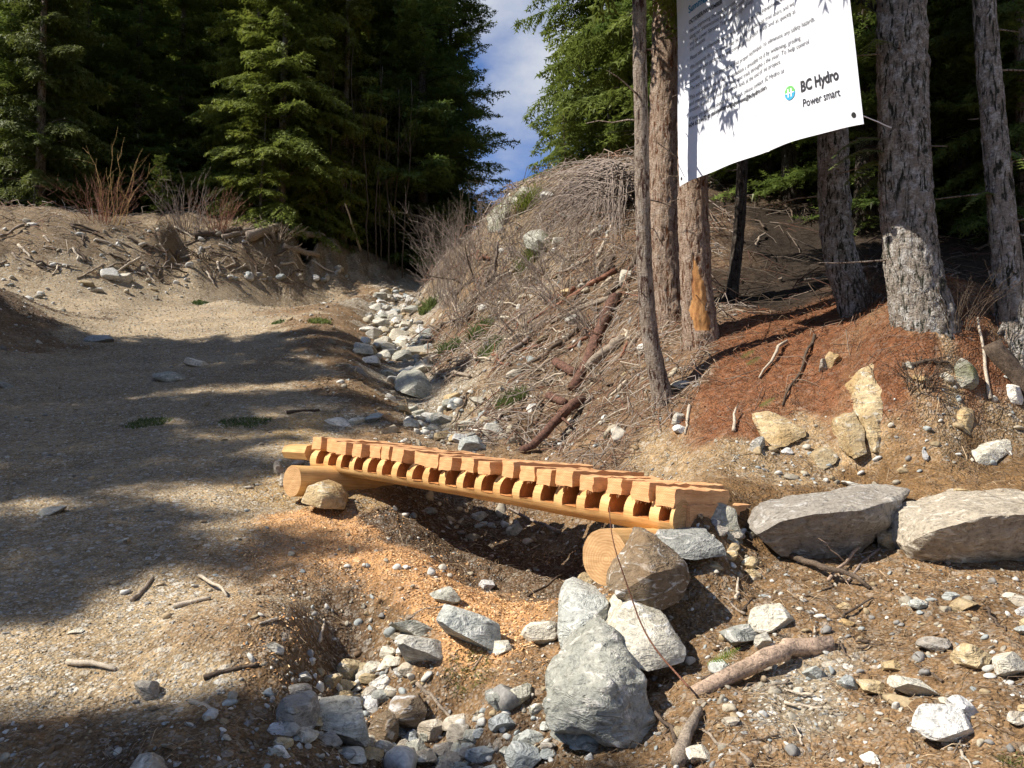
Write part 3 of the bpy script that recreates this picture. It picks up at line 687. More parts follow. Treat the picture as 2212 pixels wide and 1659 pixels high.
# ---------------------------------------------------------------- the trunks on the bank
def bark_trunk(path, widths, seed, mats, top=9.0, sides=44, plate=1.0, peel=None):
    """path: list of (px,py,Y) from the base up; widths in pixels"""
    P = np.array([at(*q) for q in path]); W = np.array([w * q[2] / FPX / 2 for w, q in zip(widths, path)])
    z0 = P[:, 2]
    P = np.concatenate([P, [P[-1] + (P[-1] - P[-2]) / max(P[-1][2] - P[-2][2], .01) * top * .25 * np.array((.5, .5, 1)), P[-1] + np.array((0.05, 0.1, top))]])
    W = np.concatenate([W, [W[-1] * .86, 0.02]])
    below = P[0] + (P[0] - P[1]) * 0.15 - np.array((0, 0, .55)); P = np.concatenate([[below], P]); W = np.concatenate([[W[0] * 1.05], W])
    n = 200; zz = P[:, 2]; zt = np.concatenate([np.linspace(zz[0], zz[-3], int(n * .85), endpoint=False), np.linspace(zz[-3], zz[-1], int(n * .15))])
    def smooth(v):
        y = np.interp(zt, zz, v); k = np.ones(9) / 9; yp = np.pad(y, 4, mode='edge'); return np.convolve(yp, k, 'valid')
    X, Y, Wd = smooth(P[:, 0]), smooth(P[:, 1]), smooth(W)
    ang = np.arange(sides) * 2 * math.pi / sides
    Aa, Zz = np.meshgrid(ang, zt); Wm = Wd[:, None]
    ca, sa = np.cos(Aa), np.sin(Aa)
    k = 0.5 + Wm * 3
    ridg = np.abs(fbm(ca * Wm * 26 + seed, sa * Wm * 26, Zz * 7, o=3, g=0.6))
    d = 0.055 * fbm(ca * 1.4 + seed, sa * 1.4, Zz * 1.2, o=2) + plate * (0.17 * (ridg - 0.25) + 0.06 * fbm(ca * Wm * 70, sa * Wm * 70 + seed, Zz * 38, o=2))
    rr = Wm * (1 + d)
    tilt = 0
    V = np.stack([X[:, None] + rr * ca, Y[:, None] + rr * sa, Zz + tilt], -1)
    o0 = np.array((P[1][0], P[1][1], P[1][2])); fm = None
    i, j = np.meshgrid(np.arange(len(zt) - 1), np.arange(sides), indexing='ij'); j2 = (j + 1) % sides
    Fq = np.stack([i * sides + j, i * sides + j2, (i + 1) * sides + j2, (i + 1) * sides + j], -1).reshape(-1, 4)
    if peel is not None:                            # a torn patch where the bark is gone
        zlo, zhi, a0, a1 = peel
        zc = (zt[i] + zt[i + 1]).ravel() / 2 if False else zt[i].ravel(); aa = ang[j].ravel() + 0.25 * vnoise(zt[i].ravel() * 9, ang[j].ravel() * 2)
        t = (zc - zlo) / (zhi - zlo); wd = np.interp(t, [0, .1, .6, 1], [.5, 1, .8, .12])
        mid = (a0 + a1) / 2; half = (a1 - a0) / 2
        fm = ((t > 0) & (t < 1) & (np.abs(aa - mid) < half * wd)).astype(int)
        Vf = V.reshape(-1, 3); idx = np.unique(Fq[fm == 1]); ax = np.stack([X, Y], 1)[idx // sides]
        Vf[idx, 0] = ax[:, 0] + (Vf[idx, 0] - ax[:, 0]) * .9; Vf[idx, 1] = ax[:, 1] + (Vf[idx, 1] - ax[:, 1]) * .9; V = Vf
    V = V.reshape(-1, 3) - o0
    return o0, V, Fq, fm
TR = [
 ('slim', [(1436, 868, 6.62), (1418, 800, 6.6), (1404, 730, 6.6), (1394, 620, 6.6), (1389, 480, 6.6), (1386, 300, 6.6), (1382, 120, 6.6), (1380, -60, 6.6)], [46, 40, 36, 34, 32, 32, 31, 30], 'bark', None,
  'slim grey trunk leaning out of the bank at the left edge of banner'.replace(' at the left edge of banner', ' beside the dead logs')),
 ('red', [(1450, 690, 8.2), (1442, 610, 8.15), (1436, 500, 8.1), (1434, 350, 8.1), (1436, 180, 8.1), (1440, 0, 8.1), (1443, -150, 8.1)], [100, 84, 74, 66, 62, 58, 56], 'barkred', None,
  'thick reddish furrowed trunk standing close behind the slim leaning one'),
 ('peeled', [(1522, 790, 7.25), (1512, 700, 7.2), (1503, 600, 7.2), (1498, 480, 7.2), (1496, 330, 7.2), (1494, 100, 7.2), (1494, -60, 7.2)], [92, 74, 68, 65, 63, 60, 58], 'barkred', 1,
  'trunk with an orange patch of torn-off bark beneath the white banner'),
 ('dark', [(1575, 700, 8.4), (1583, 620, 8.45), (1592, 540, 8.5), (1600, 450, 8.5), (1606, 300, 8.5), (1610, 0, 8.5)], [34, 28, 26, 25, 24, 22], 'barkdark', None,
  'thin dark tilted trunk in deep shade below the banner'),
 ('curved', [(1862, 672, 6.9), (1838, 628, 6.95), (1818, 570, 7.0), (1806, 500, 7.05), (1801, 400, 7.1), (1799, 250, 7.1), (1797, 60, 7.1), (1796, -80, 7.1)], [92, 78, 72, 68, 66, 64, 62, 60], 'barkpale', None,
  'grey trunk with a bent foot below the lower corner with the logo'),
 ('big', [(2000, 705, 5.75), (1982, 640, 5.75), (1968, 560, 5.75), (1959, 460, 5.75), (1953, 320, 5.75), (1949, 150, 5.75), (1946, -60, 5.75)], [142, 122, 113, 108, 105, 102, 98], 'barkpale', None,
  'thickest scaly grey trunk with flaring foot beside the white banner'),
 ('edge', [(2200, 700, 5.65), (2186, 640, 5.65), (2174, 560, 5.65), (2163, 440, 5.65), (2148, 280, 5.65), (2134, 120, 5.65), (2122, -60, 5.65)], [84, 68, 60, 55, 52, 49, 46], 'barkpale', None,
  'slender pale trunk leaning over the bank beyond the thickest trunk')]
BANKTREES = []
for i, (key, path, wd, mt, peel, lab) in enumerate(TR):
    pl = None
    if peel: pl = (at(1500, 722, 7.2)[2], at(1500, 560, 7.2)[2], R(222), R(290))
    o0, V, Fq, fm = bark_trunk(path, wd, 10 + i * 7, None, 10.0 if key != 'dark' else 7, sides=64 if key in ('big', 'peeled', 'red', 'curved') else 40, peel=pl)
    root = empty('bank_tree', o0); tag(root, lab, 'tree', 'trees standing on the bank')
    t = mesh_obj('trunk', V, Fq, [M[mt], M['rawtrunk']], root, True, fm)
    # roots
    rr = np.random.default_rng(i); w0 = wd[0] * path[0][2] / FPX / 2
    for k in range(5):
        a = rr.uniform(0, 6.28); e = np.array((math.cos(a), math.sin(a))) * w0 * rr.uniform(1.3, 1.9)
        zz = HV(o0[0] + e[0], o0[1] + e[1]) - o0[2]
        p0 = np.array((e[0] * .12, e[1] * .12, .10)); p1 = np.array((e[0] * .5, e[1] * .5, max(zz * .5, -0.1) + .0)); p2 = np.array((e[0], e[1], zz - .05))
        tt = np.linspace(0, 1, 7)[:, None]; C = (1 - tt) ** 2 * p0 + 2 * tt * (1 - tt) * p1 + tt ** 2 * p2
        V2, F2 = tube(C, np.linspace(w0 * .30, w0 * .06, 7), 8, True, .2, k); mesh_obj('root', V2, F2, M[mt], root, True)
    # stubs and dead twigs on the trunk
    for k in range(12 if key != 'dark' else 4):
        zt = rr.uniform(.5, 3.4); a = rr.uniform(0, 6.28); j = np.argmin(np.abs(V[:, 2] - zt)); c = V[np.abs(V[:, 2] - V[j, 2]) < .02].mean(0)
        d = np.array((math.cos(a), math.sin(a), rr.uniform(-.3, .2))); l = rr.choice([.06, .12, .5])
        V2, F2 = tube(wiggle(c, c + d * (w0 * .7 + l), 5, .05, k + i * 20), np.linspace(.009, .003, 5), 5); mesh_obj('dead_twig', V2, F2, M['bark'], root, True)
    BANKTREES.append((root, o0))
# ---------------------------------------------------------------- conifers
def crown_mesh(seed, height, base, radius, style, dens=1.0, leaf=1.0):
    r_ = np.random.default_rng(seed)
    droop, tdroop, up, prof = {'fir': (.30, .10, .18, .75), 'hemlock': (.55, .35, .16, .85), 'cedar': (.50, .75, .05, .9)}[style]
    B = []                                                     # branches
    z = base
    while z < height - .15:
        f = (z - base) / (height - base); Lm = radius * ((1 - f) ** prof) * (0.75 + 0.25 * min(1, f / .12)) + .10
        for k in range(r_.integers(4, 7)):
            B.append((z + r_.uniform(-.12, .12), r_.uniform(0, 6.283), Lm * r_.uniform(.55, 1.12), f))
        z += (0.26 + .12 * (1 - f)) / dens
    T0, TD, TL = [], [], []                                    # twigs: start, direction, length
    BP0, BP1 = [], []
    for (zb, phi, L, f) in B:
        n = max(3, int(L / .095)); t = np.linspace(.12, 1, n) + r_.normal(size=n) * .01; t = np.clip(t, .08, 1.0)
        a = up + r_.uniform(-.1, .15) + .4 * f; b = droop * (1 - .6 * f) * r_.uniform(.8, 1.3)
        bend = r_.uniform(-.25, .25)
        ph = phi + bend * t
        rad = L * t; zz = zb + L * (a * t - b * t * t + .10 * np.clip(t - .75, 0, 1))
        P = np.stack([np.cos(ph) * rad, np.sin(ph) * rad, zz], 1)
        fw = np.stack([np.cos(ph), np.sin(ph), a - 2 * b * t], 1); fw /= np.linalg.norm(fw, axis=1, keepdims=True)
        sd = np.stack([-np.sin(ph), np.cos(ph), np.zeros(n)], 1)
        tl = np.clip(.14 + .50 * L * (1 - t) ** .8 * (t ** .3), .10, .75)
        for s in (-1, 1):
            d = fw * .62 + sd * s * .85 + np.array((0, 0, -tdroop)) + r_.normal(size=(n, 3)) * .17
            T0.append(P); TD.append(d / np.linalg.norm(d, axis=1, keepdims=True)); TL.append(tl * r_.uniform(.6, 1.2, n))
        T0.append(P[-1:]); TD.append(fw[-1:]); TL.append(np.array([.2]))
    T0 = np.concatenate(T0); TD = np.concatenate(TD); TL = np.concatenate(TL)
    V, nv = [], 0
    # twig quads + needle leaflets
    nl = np.clip((TL / .075).astype(int), 2, 7)
    idx = np.repeat(np.arange(len(TL)), nl); k = np.concatenate([np.arange(n) for n in nl]); tt = (k + .6) / nl[idx]
    P = T0[idx] + TD[idx] * (TL[idx] * tt)[:, None] + np.array((0, 0, -1)) * (tdroop * .35 * TL[idx] * tt ** 2)[:, None]
    D = TD[idx]; upv = np.array((0, 0, 1.0)) + r_.normal(size=(len(idx), 3)) * .45
    Sd = np.cross(D, upv); Sd /= np.linalg.norm(Sd, axis=1, keepdims=True) + 1e-9
    tris = []
    for s in (-1, 1):
        l = (.07 + .08 * r_.random(len(idx))) * leaf * (1.15 - .5 * tt)
        w = .03 * leaf * (0.8 + .5 * r_.random(len(idx)))
        tip = P + D * (l * .75)[:, None] + Sd * (s * l * .8)[:, None] + np.array((0, 0, -1)) * (l * (.1 + tdroop * .5) * r_.random(len(idx)))[:, None]
        tris.append(np.stack([P - D * w[:, None], P + D * w[:, None], tip], 1))
    # the twig spine
    sv = np.cross(TD, np.array((0, 0, 1.0)) + r_.normal(size=TD.shape) * .3); sv /= np.linalg.norm(sv, axis=1, keepdims=True) + 1e-9
    end = T0 + TD * (TL * 1.08)[:, None] + np.array((0, 0, -1)) * (tdroop * .4 * TL)[:, None]
    tris.append(np.stack([T0 - sv * .016 * leaf, T0 + sv * .016 * leaf, end], 1))
    V = np.concatenate(tris).reshape(-1, 3)
    return V, np.arange(len(V)).reshape(-1, 3), B
def trunk_mesh(seed, height, r0, stubs=14, base=2.0):
    r_ = np.random.default_rng(seed); n = 14; t = np.linspace(0, 1, n)
    P = np.stack([np.cumsum(r_.normal(size=n)) * .02, np.cumsum(r_.normal(size=n)) * .02, t * height - .4 * (1 - t)], 1)
    mb = MB(); V, Fq = tube(P, r0 * (1 - t * .93) * (1 + .35 * np.exp(-t * 25)), 10, True, .08, seed); mb.add(V, Fq)
    return mb, r_
TREES = []
def tree_kind(seed, height, base, radius, style, mat, bark, r0, dens=1.0, lichen=0, leaf=1.0, bare=0):
    V, Fq, B = crown_mesh(seed, height, base, radius, style, dens, leaf)
    cr = mesh_obj('crown', V, Fq, mat)
    mb, r_ = trunk_mesh(seed, height, r0)
    for (zb, phi, L, f) in B[::2]:                           # limbs
        a = np.array((0, 0, zb)); b = np.array((math.cos(phi) * L * .6, math.sin(phi) * L * .6, zb + L * .02))
        V2, F2 = tube(np.stack([a, (a + b) / 2 + (0, 0, .03 * L), b]), np.array((.022, .015, .008)) * (1 - .5 * f), 3, False); mb.add(V2, F2)
    for k in range(bare):                                    # dead lower branches
        zb = r_.uniform(.4, base + .6); a = r_.uniform(0, 6.28); l = r_.uniform(.4, radius * .7)
        V2, F2 = tube(wiggle(np.array((0, 0, zb)), np.array((math.cos(a) * l, math.sin(a) * l, zb + r_.uniform(-.25, .1) * l)), 5, .06, k), np.linspace(.014, .004, 5), 4, False); mb.add(V2, F2)
    tr = mb.build('trunk', bark)
    li = None
    if lichen:
        q = r_.integers(0, len(V) // 3, lichen) * 3 + 2; p = V[q]; l = r_.uniform(.08, .28, lichen)[:, None]
        w = np.stack([r_.normal(size=lichen), r_.normal(size=lichen), np.zeros(lichen)], 1) * .014
        tv = np.stack([p - w, p + w, p + np.concatenate([r_.normal(size=(lichen, 2)) * .03, -l], 1)], 1).reshape(-1, 3)
        li = mesh_obj('lichen', tv, np.arange(len(tv)).reshape(-1, 3), M['lichen']); li['kind'] = 'stuff'
    meshes = [('trunk', tr.data), ('crown', cr.data)] + ([('lichen', li.data)] if li else [])
    for o in (tr, cr, li):
        if o: bpy.data.objects.remove(o)
    return meshes
KIND = {
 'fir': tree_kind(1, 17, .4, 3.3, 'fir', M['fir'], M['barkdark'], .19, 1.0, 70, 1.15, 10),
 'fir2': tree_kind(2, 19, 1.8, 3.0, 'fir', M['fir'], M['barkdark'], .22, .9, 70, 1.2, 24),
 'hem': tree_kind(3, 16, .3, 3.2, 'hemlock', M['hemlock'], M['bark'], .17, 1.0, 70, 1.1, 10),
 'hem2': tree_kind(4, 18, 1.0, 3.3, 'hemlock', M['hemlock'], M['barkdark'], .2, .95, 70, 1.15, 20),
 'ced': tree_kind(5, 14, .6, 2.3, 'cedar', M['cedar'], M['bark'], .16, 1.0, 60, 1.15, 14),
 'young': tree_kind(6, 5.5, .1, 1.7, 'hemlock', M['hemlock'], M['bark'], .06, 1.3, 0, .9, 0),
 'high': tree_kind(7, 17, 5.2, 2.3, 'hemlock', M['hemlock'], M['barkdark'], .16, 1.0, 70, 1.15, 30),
 'small': tree_kind(8, 2.6, .1, .75, 'fir', M['hemlock'], M['bark'], .03, 1.6, 0, .7, 0)}
tk = random.Random(11)
def tree(kind, x, y, label, group=None, scale=1.0, name='conifer_tree', tilt=.02, rot=None, z=None):
    z = HV(x, y) if z is None else z
    root = empty(name, (x, y, z - .05)); root.scale = (scale * tk.uniform(.92, 1.08), scale * tk.uniform(.92, 1.08), scale * tk.uniform(.95, 1.08))
    root.rotation_euler = (tk.uniform(-tilt, tilt), tk.uniform(-tilt, tilt), tk.uniform(0, 6.28) if rot is None else rot)
    for nm, me in KIND[kind]:
        o = bpy.data.objects.new(nm, me); COL.objects.link(o); o.parent = root
        if nm == 'lichen': o['kind'] = 'stuff'
    return tag(root, label, 'tree', group)
def tree_px(kind, px, Y, label, group=None, scale=1.0, **k):
    a, _ = ray(px, 700); return tree(kind, a * Y, Y, label, group, scale, **k)
GW = 'conifers of the forest wall behind the road'
front = [('fir', 10, 29), ('ced', 80, 27.8), ('fir', 175, 32), ('fir2', 285, 31.5), ('hem', 385, 34), ('fir2', 470, 36), ('hem', 560, 31), ('fir', 655, 32.5), ('hem2', 770, 35), ('fir2', 840, 37), ('fir', 905, 36)]
LAB = {'fir': 'dark green fir with level drooping boughs in the forest wall behind the road', 'fir2': 'tall dark fir with bare lower trunk in forest wall behind the road',
       'hem': 'mid green hemlock with feathery drooping boughs in forest wall behind the road', 'hem2': 'broad hemlock with dead lower twigs in forest wall behind the road', 'ced': 'slim cedar with hanging fronds at the edge of the spoil bank'}
FL = ['sunlit fir standing at the very edge of spoil bank beside the slim cedar', LAB['ced'], 'fir behind the slim cedar and the reddish leafless shrub', 'fir with pale bare trunk showing above the purple grey shrub', 'hemlock set back in the dark gap between two sunlit groups', 'tall fir half hidden in the dark gap behind the lit hemlocks',
      'feathery hemlock pressed against the brightest one by the root logs', 'fir between the bright hemlock and the yellow green cedar', 'broad hemlock behind the yellow green cedar', 'tall fir behind the thin dead poles', 'shaded fir between the dead poles and the black green fir']
for (k, px, Y), fl in zip(front, FL): tree_px(k, px, Y, fl, GW, tk.uniform(.95, 1.2))
tree_px('hem', 600, 29.6, 'bright green hemlock reaching the ground behind the heap of root logs', GW, 1.12)
tree_px('young', 560, 28.8, 'low bright green hemlock bush beside the heap of root logs', None, 1.0)
tree_px('ced', 735, 31.5, 'yellow green cedar with hanging brownish fronds behind the spoil bank', GW, 1.15)
tree_px('fir', 915, 33.5, 'black green fir whose boughs edge the gap of sky', GW, 1.35)
tree_px('fir', 965, 37, 'shaded fir filling the shadow beside the gap of sky', GW, 1.05)
tree_px('fir2', 900, 40, LAB['fir2'], GW, 1.2)
for i in range(30):
    px = -20 + i * 33 + tk.uniform(-18, 18); Y = tk.uniform(37, 50); k = tk.choice(['fir', 'fir2', 'hem2', 'hem', 'fir'])
    if px > 900: px = 900 - tk.uniform(0, 120)
    tree_px(k, px, Y, 'conifer standing deep in the dark forest behind the road', 'trees deep in the forest behind the road', tk.uniform(1.1, 1.45))
# the trees behind the knoll and on the wooded slope
GR = 'conifers on the wooded slope behind the bank'
tree_px('hem', 1325, 24, 'sunlit yellow green hemlock on the rocky knoll beside the sky gap', GR, 1.1)
tree_px('hem2', 1410, 26, 'sunlit hemlock behind the heap of brush on the knoll', GR, 1.1)
tree_px('young', 1225, 23, 'young yellow green hemlock on top of the rocky knoll', None, .62)
for px, Y, k in [(1420, 24, 'fir'), (1500, 20, 'hem2'), (1590, 18, 'fir2'), (1680, 16, 'hem'), (1760, 19, 'fir'), (1850, 15, 'hem2'), (1930, 18, 'fir'), (2030, 14, 'hem'), (2120, 16, 'fir2'), (2200, 12.5, 'fir'), (2300, 14, 'hem2'), (2090, 20, 'fir'),
                 (1640, 25, 'fir'), (1460, 29, 'fir'), (1800, 26, 'fir'), (2250, 19, 'fir'), (1720, 12.5, 'high'), (1555, 13.5, 'high'), (1880, 11, 'high'), (2080, 10.5, 'high'), (2400, 11, 'high'), (1990, 23, 'fir2'), (1400, 33, 'fir')]:
    tree_px(k, px, Y, {'high': 'bare-stemmed conifer in the shade behind the bank trees'}.get(k, 'dense conifer on the dark wooded slope behind the bank trees'), 'bare stems in the shade behind the bank' if k == 'high' else GR, tk.uniform(.95, 1.2))
# crowns of the trunks on the bank: above the picture, they shade the slope behind
for (root, o0), (k, s, dz) in zip(BANKTREES, [('high', .68, .15), ('hem2', .7, 3.7), ('fir2', .78, 2.3), (None, 0, 0), ('hem2', .75, 3.5), ('fir2', .8, 3.0), ('hem', .7, 3.6)]):
    if k is None: continue
    c = bpy.data.objects.new('crown', dict(KIND[k])['crown']); COL.objects.link(c); c.parent = root; c.location = (0, 0, dz); c.scale = (s, s, s); c.rotation_euler = (0, 0, tk.uniform(0, 6))
# trees beside the road to the left of the view; they throw the shadows across the gravel
GS = 'conifers along the open side of the road'
KH = {'fir': 17, 'hem2': 18, 'fir2': 19, 'hem': 16}
sh = [(-13.0 - (i % 3) * .9, 2.3 + i * 1.06 + tk.uniform(-.3, .3), (12.1 if i < 3 else 13.2) + (i % 3) * .8 + tk.uniform(-.9, .9)) for i in range(10)] + [(-13.4, 1.3, 11.6), (-14.6, 2.6, 13.6), (-14.8, 3.8, 13.8), (-13.1, -.2, 14.0), (-13.3, -.75, 14.5), (-13.0, -1.4, 14.3), (-14.2, -2.3, 15.4), (-14.5, -.4, 15.0), (-14.8, -1.5, 15.5), (-15.2, -.8, 15.7)]
for i, (x, y, h) in enumerate(sh):
    k = ['fir', 'hem2', 'fir2', 'hem'][i % 4]; tree(k, x, y, 'conifer at the shady side of the gravel road', GS, h / KH[k])
# undergrowth conifers that keep the slope behind the bank trees dark
for px, Y, k, s in [(1660, 13.2, 'fir', .7), (1760, 12.6, 'fir', .6), (1830, 12.5, 'fir', .65), (1905, 11.2, 'fir', .5), (1990, 11.5, 'fir', .55), (2070, 10.6, 'fir', .5), (2150, 11.2, 'fir', .6), (2230, 9.6, 'hem', .5), (1690, 14.5, 'fir', .8), (1860, 14.5, 'hem', .8), (2020, 13.5, 'fir', .8)]:
    tree_px(k, px, Y, 'low shaded conifer growing right behind the bank trees', 'low conifers behind the bank trees', s)
# ---------------------------------------------------------------- boulders by the bridge (outlines with their own depth)
hull_rock('boulder', [(1308, 1262, 3.62), (1325, 1235, 3.55), (1392, 1158, 3.62), (1410, 1160, 3.66), (1488, 1218, 3.58), (1494, 1250, 3.60), (1470, 1300, 3.55), (1415, 1326, 3.46), (1330, 1285, 3.46), (1405, 1240, 3.44)], M['brown'],
          'square brown boulder with white veins set against the big sill log', 0.34, seed=1)
hull_rock('boulder', [(1408, 1165, 3.98), (1425, 1152, 4.0), (1535, 1148, 4.0), (1560, 1175, 3.95), (1570, 1200, 3.92), (1500, 1212, 3.85), (1440, 1200, 3.85), (1480, 1150, 4.15)], M['grey'],
          'flat grey green boulder behind the square brown one', 0.25, seed=2)
hull_rock('boulder', [(1505, 1072, 4.35), (1520, 1068, 4.38), (1590, 1100, 4.30), (1608, 1180, 4.18), (1600, 1200, 4.15), (1560, 1172, 4.12), (1520, 1150, 4.2), (1500, 1120, 4.28)], M['mossy'],
          'upright mossy grey slab at the end of the deck', 0.22, seed=3)
hull_rock('boulder', [(1206, 1330, 3.52), (1225, 1282, 3.6), (1250, 1272, 3.62), (1318, 1300, 3.55), (1310, 1400, 3.45), (1260, 1440, 3.42), (1215, 1420, 3.45), (1203, 1380, 3.48), (1260, 1350, 3.38)], M['blue'],
          'smooth blue grey boulder with dark pits beside the ditch', 0.32, seed=4, amp=.008)
hull_rock('boulder', [(1302, 1385, 3.32), (1330, 1320, 3.38), (1368, 1298, 3.42), (1440, 1335, 3.36), (1482, 1400, 3.25), (1478, 1430, 3.2), (1400, 1452, 3.12), (1340, 1420, 3.14), (1420, 1380, 3.2)], M['pale'],
          'pale flat-topped boulder leaning on the large grey one', 0.3, seed=5)
hull_rock('boulder', [(1272, 1385, 3.18), (1300, 1355, 3.25), (1345, 1400, 3.12), (1395, 1470, 3.0), (1412, 1540, 2.94), (1408, 1600, 2.9), (1375, 1620, 2.86), (1270, 1575, 2.84), (1200, 1565, 2.9), (1183, 1535, 2.95), (1192, 1490, 2.98), (1225, 1462, 3.04), (1310, 1490, 2.82), (1300, 1420, 3.04)], M['grey'],
          'largest grey green boulder with white upper edge beside the ditch', 0.36, seed=6, amp=.028, edge=.03)
hull_rock('boulder', [(1635, 1155, 4.08), (1655, 1122, 4.14), (1720, 1098, 4.34), (1800, 1084, 4.45), (1915, 1062, 4.58), (1962, 1058, 4.6), (1948, 1080, 4.3), (1925, 1140, 4.12), (1860, 1190, 4.12), (1775, 1224, 4.16), (1690, 1198, 4.14), (1690, 1124, 3.96), (1760, 1110, 3.92), (1860, 1102, 3.95), (1905, 1088, 4.05)], M['dirty'],
          'long boulder with shaded face and sunlit top under the trail edge', 0.3, seed=7, amp=.02, edge=.04, back=.9)  # one rock colour; shaped so the top catches sun and the overhung face shades
hull_rock('boulder', [(1952, 1180, 3.92), (1975, 1146, 3.9), (2060, 1105, 4.15), (2150, 1076, 4.35), (2270, 1070, 4.4), (2330, 1120, 3.95), (2300, 1215, 3.8), (2150, 1224, 3.86), (2020, 1228, 3.9), (1962, 1210, 3.94), (2030, 1142, 3.70), (2130, 1116, 3.66), (2260, 1108, 3.64)], M['dirty'],
          'broad grey boulder with sunlit top at the trail edge', 0.4, seed=8, amp=.02, edge=.04, back=.9)  # same rock colour all over; tilted top takes the sun, front overhangs into shade
hull_rock('boulder', [(648, 1085, 5.5), (662, 1050, 5.5), (690, 1040, 5.52), (725, 1055, 5.5), (748, 1085, 5.46), (745, 1102, 5.42), (690, 1100, 5.38), (700, 1068, 5.36)], M['tan'], 'tan boulder wedged in front of the thin sill log', 0.25, seed=9)
# bedrock outcrops in the cut bank
hull_rock('rock_outcrop', [(1850, 830, 5.55), (1862, 800, 5.62), (1885, 783, 5.66), (1905, 800, 5.6), (1922, 788, 5.62), (1935, 860, 5.48), (1950, 960, 5.28), (1945, 978, 5.24), (1890, 975, 5.2), (1868, 900, 5.32), (1900, 860, 5.38)], M['tan'], 'tall fractured tan outcrop in the cut bank below the thickest trunk', 0.4, seed=10, amp=.026, cat='rock outcrop')
hull_rock('rock_outcrop', [(1826, 905, 5.38), (1848, 890, 5.42), (1868, 930, 5.3), (1872, 978, 5.2), (1848, 990, 5.18), (1836, 960, 5.24)], M['tan'], 'narrow tan outcrop slab leaning on the tall fractured one', 0.25, seed=11, amp=.02, cat='rock outcrop')
hull_rock('rock_outcrop', [(1962, 880, 5.4), (1975, 870, 5.42), (1990, 920, 5.3), (2012, 965, 5.2), (1995, 982, 5.16), (1978, 950, 5.24)], M['tan'], 'splintered tan outcrop slab beside a white quartz chip', 0.2, seed=12, amp=.02, cat='rock outcrop')
hull_rock('rock_outcrop', [(2052, 870, 5.36), (2075, 842, 5.44), (2095, 850, 5.44), (2120, 885, 5.34), (2112, 920, 5.24), (2085, 955, 5.16), (2060, 952, 5.18), (2050, 905, 5.26), (2085, 890, 5.22)], M['tan'], 'ochre and white outcrop below the hanging stump', 0.35, seed=13, amp=.022, cat='rock outcrop')
hull_rock('rock_outcrop', [(2068, 990, 5.1), (2080, 960, 5.16), (2150, 950, 5.16), (2180, 945, 5.18), (2188, 975, 5.1), (2150, 1005, 5.0), (2085, 1025, 4.96), (2120, 985, 5.0)], M['pale'], 'pale blocky outcrop at the back of the trail', 0.3, seed=14, amp=.02, cat='rock outcrop')
hull_rock('rock_outcrop', [(1630, 895, 5.75), (1660, 890, 5.78), (1700, 905, 5.72), (1740, 930, 5.6), (1742, 942, 5.56), (1700, 965, 5.46), (1672, 970, 5.46), (1645, 945, 5.54), (1690, 925, 5.54)], M['tan'], 'wedge shaped tan rock half buried in the red needle bank', 0.3, seed=15, amp=.014, cat='rock')
hull_rock('stone', [(1755, 985, 5.3), (1790, 965, 5.36), (1812, 985, 5.3), (1808, 1000, 5.25), (1780, 1018, 5.2), (1768, 1010, 5.22)], M['tan'], 'square tan rock in the cut bank above the trail', 0.2, seed=16, amp=.008, cat='rock')
# ditch boulder and knoll rocks
hull_rock('boulder', [(855, 815, 12.3), (870, 800, 12.3), (905, 800, 12.2), (950, 845, 11.6), (952, 862, 11.3), (925, 868, 11.1), (870, 850, 11.2), (850, 840, 11.6), (900, 830, 11.1)], M['grey'], 'large smooth grey boulder in the stony ditch above a dark hole', 0.6, seed=17, amp=.02, edge=.1)
hull_rock('boulder', [(1128, 510, 14.6), (1145, 497, 14.8), (1170, 495, 14.8), (1198, 515, 14.5), (1195, 535, 14.2), (1165, 545, 14.0), (1135, 535, 14.2), (1160, 518, 13.9)], M['grey'], 'round pale grey boulder on the brushy knoll', 0.6, seed=18, amp=.02, edge=.12)
hull_rock('rock_outcrop', [(1052, 470, 17.2), (1062, 450, 17.3), (1100, 425, 17.3), (1125, 440, 17.0), (1115, 480, 16.6), (1085, 505, 16.3), (1058, 500, 16.6), (1090, 465, 16.3)], M['mossy'], 'lichen covered rock face at the top of the knoll', 1.2, seed=19, amp=.05, edge=.15, cat='rock outcrop')
hull_rock('rock_outcrop', [(1095, 430, 17.2), (1130, 405, 17.3), (1180, 408, 17.0), (1215, 430, 16.4), (1180, 455, 15.9), (1120, 450, 16.4)], M['mossy'], 'mossy rounded rock crest beside the sky gap', 1.2, seed=20, amp=.05, edge=.15, cat='rock outcrop')
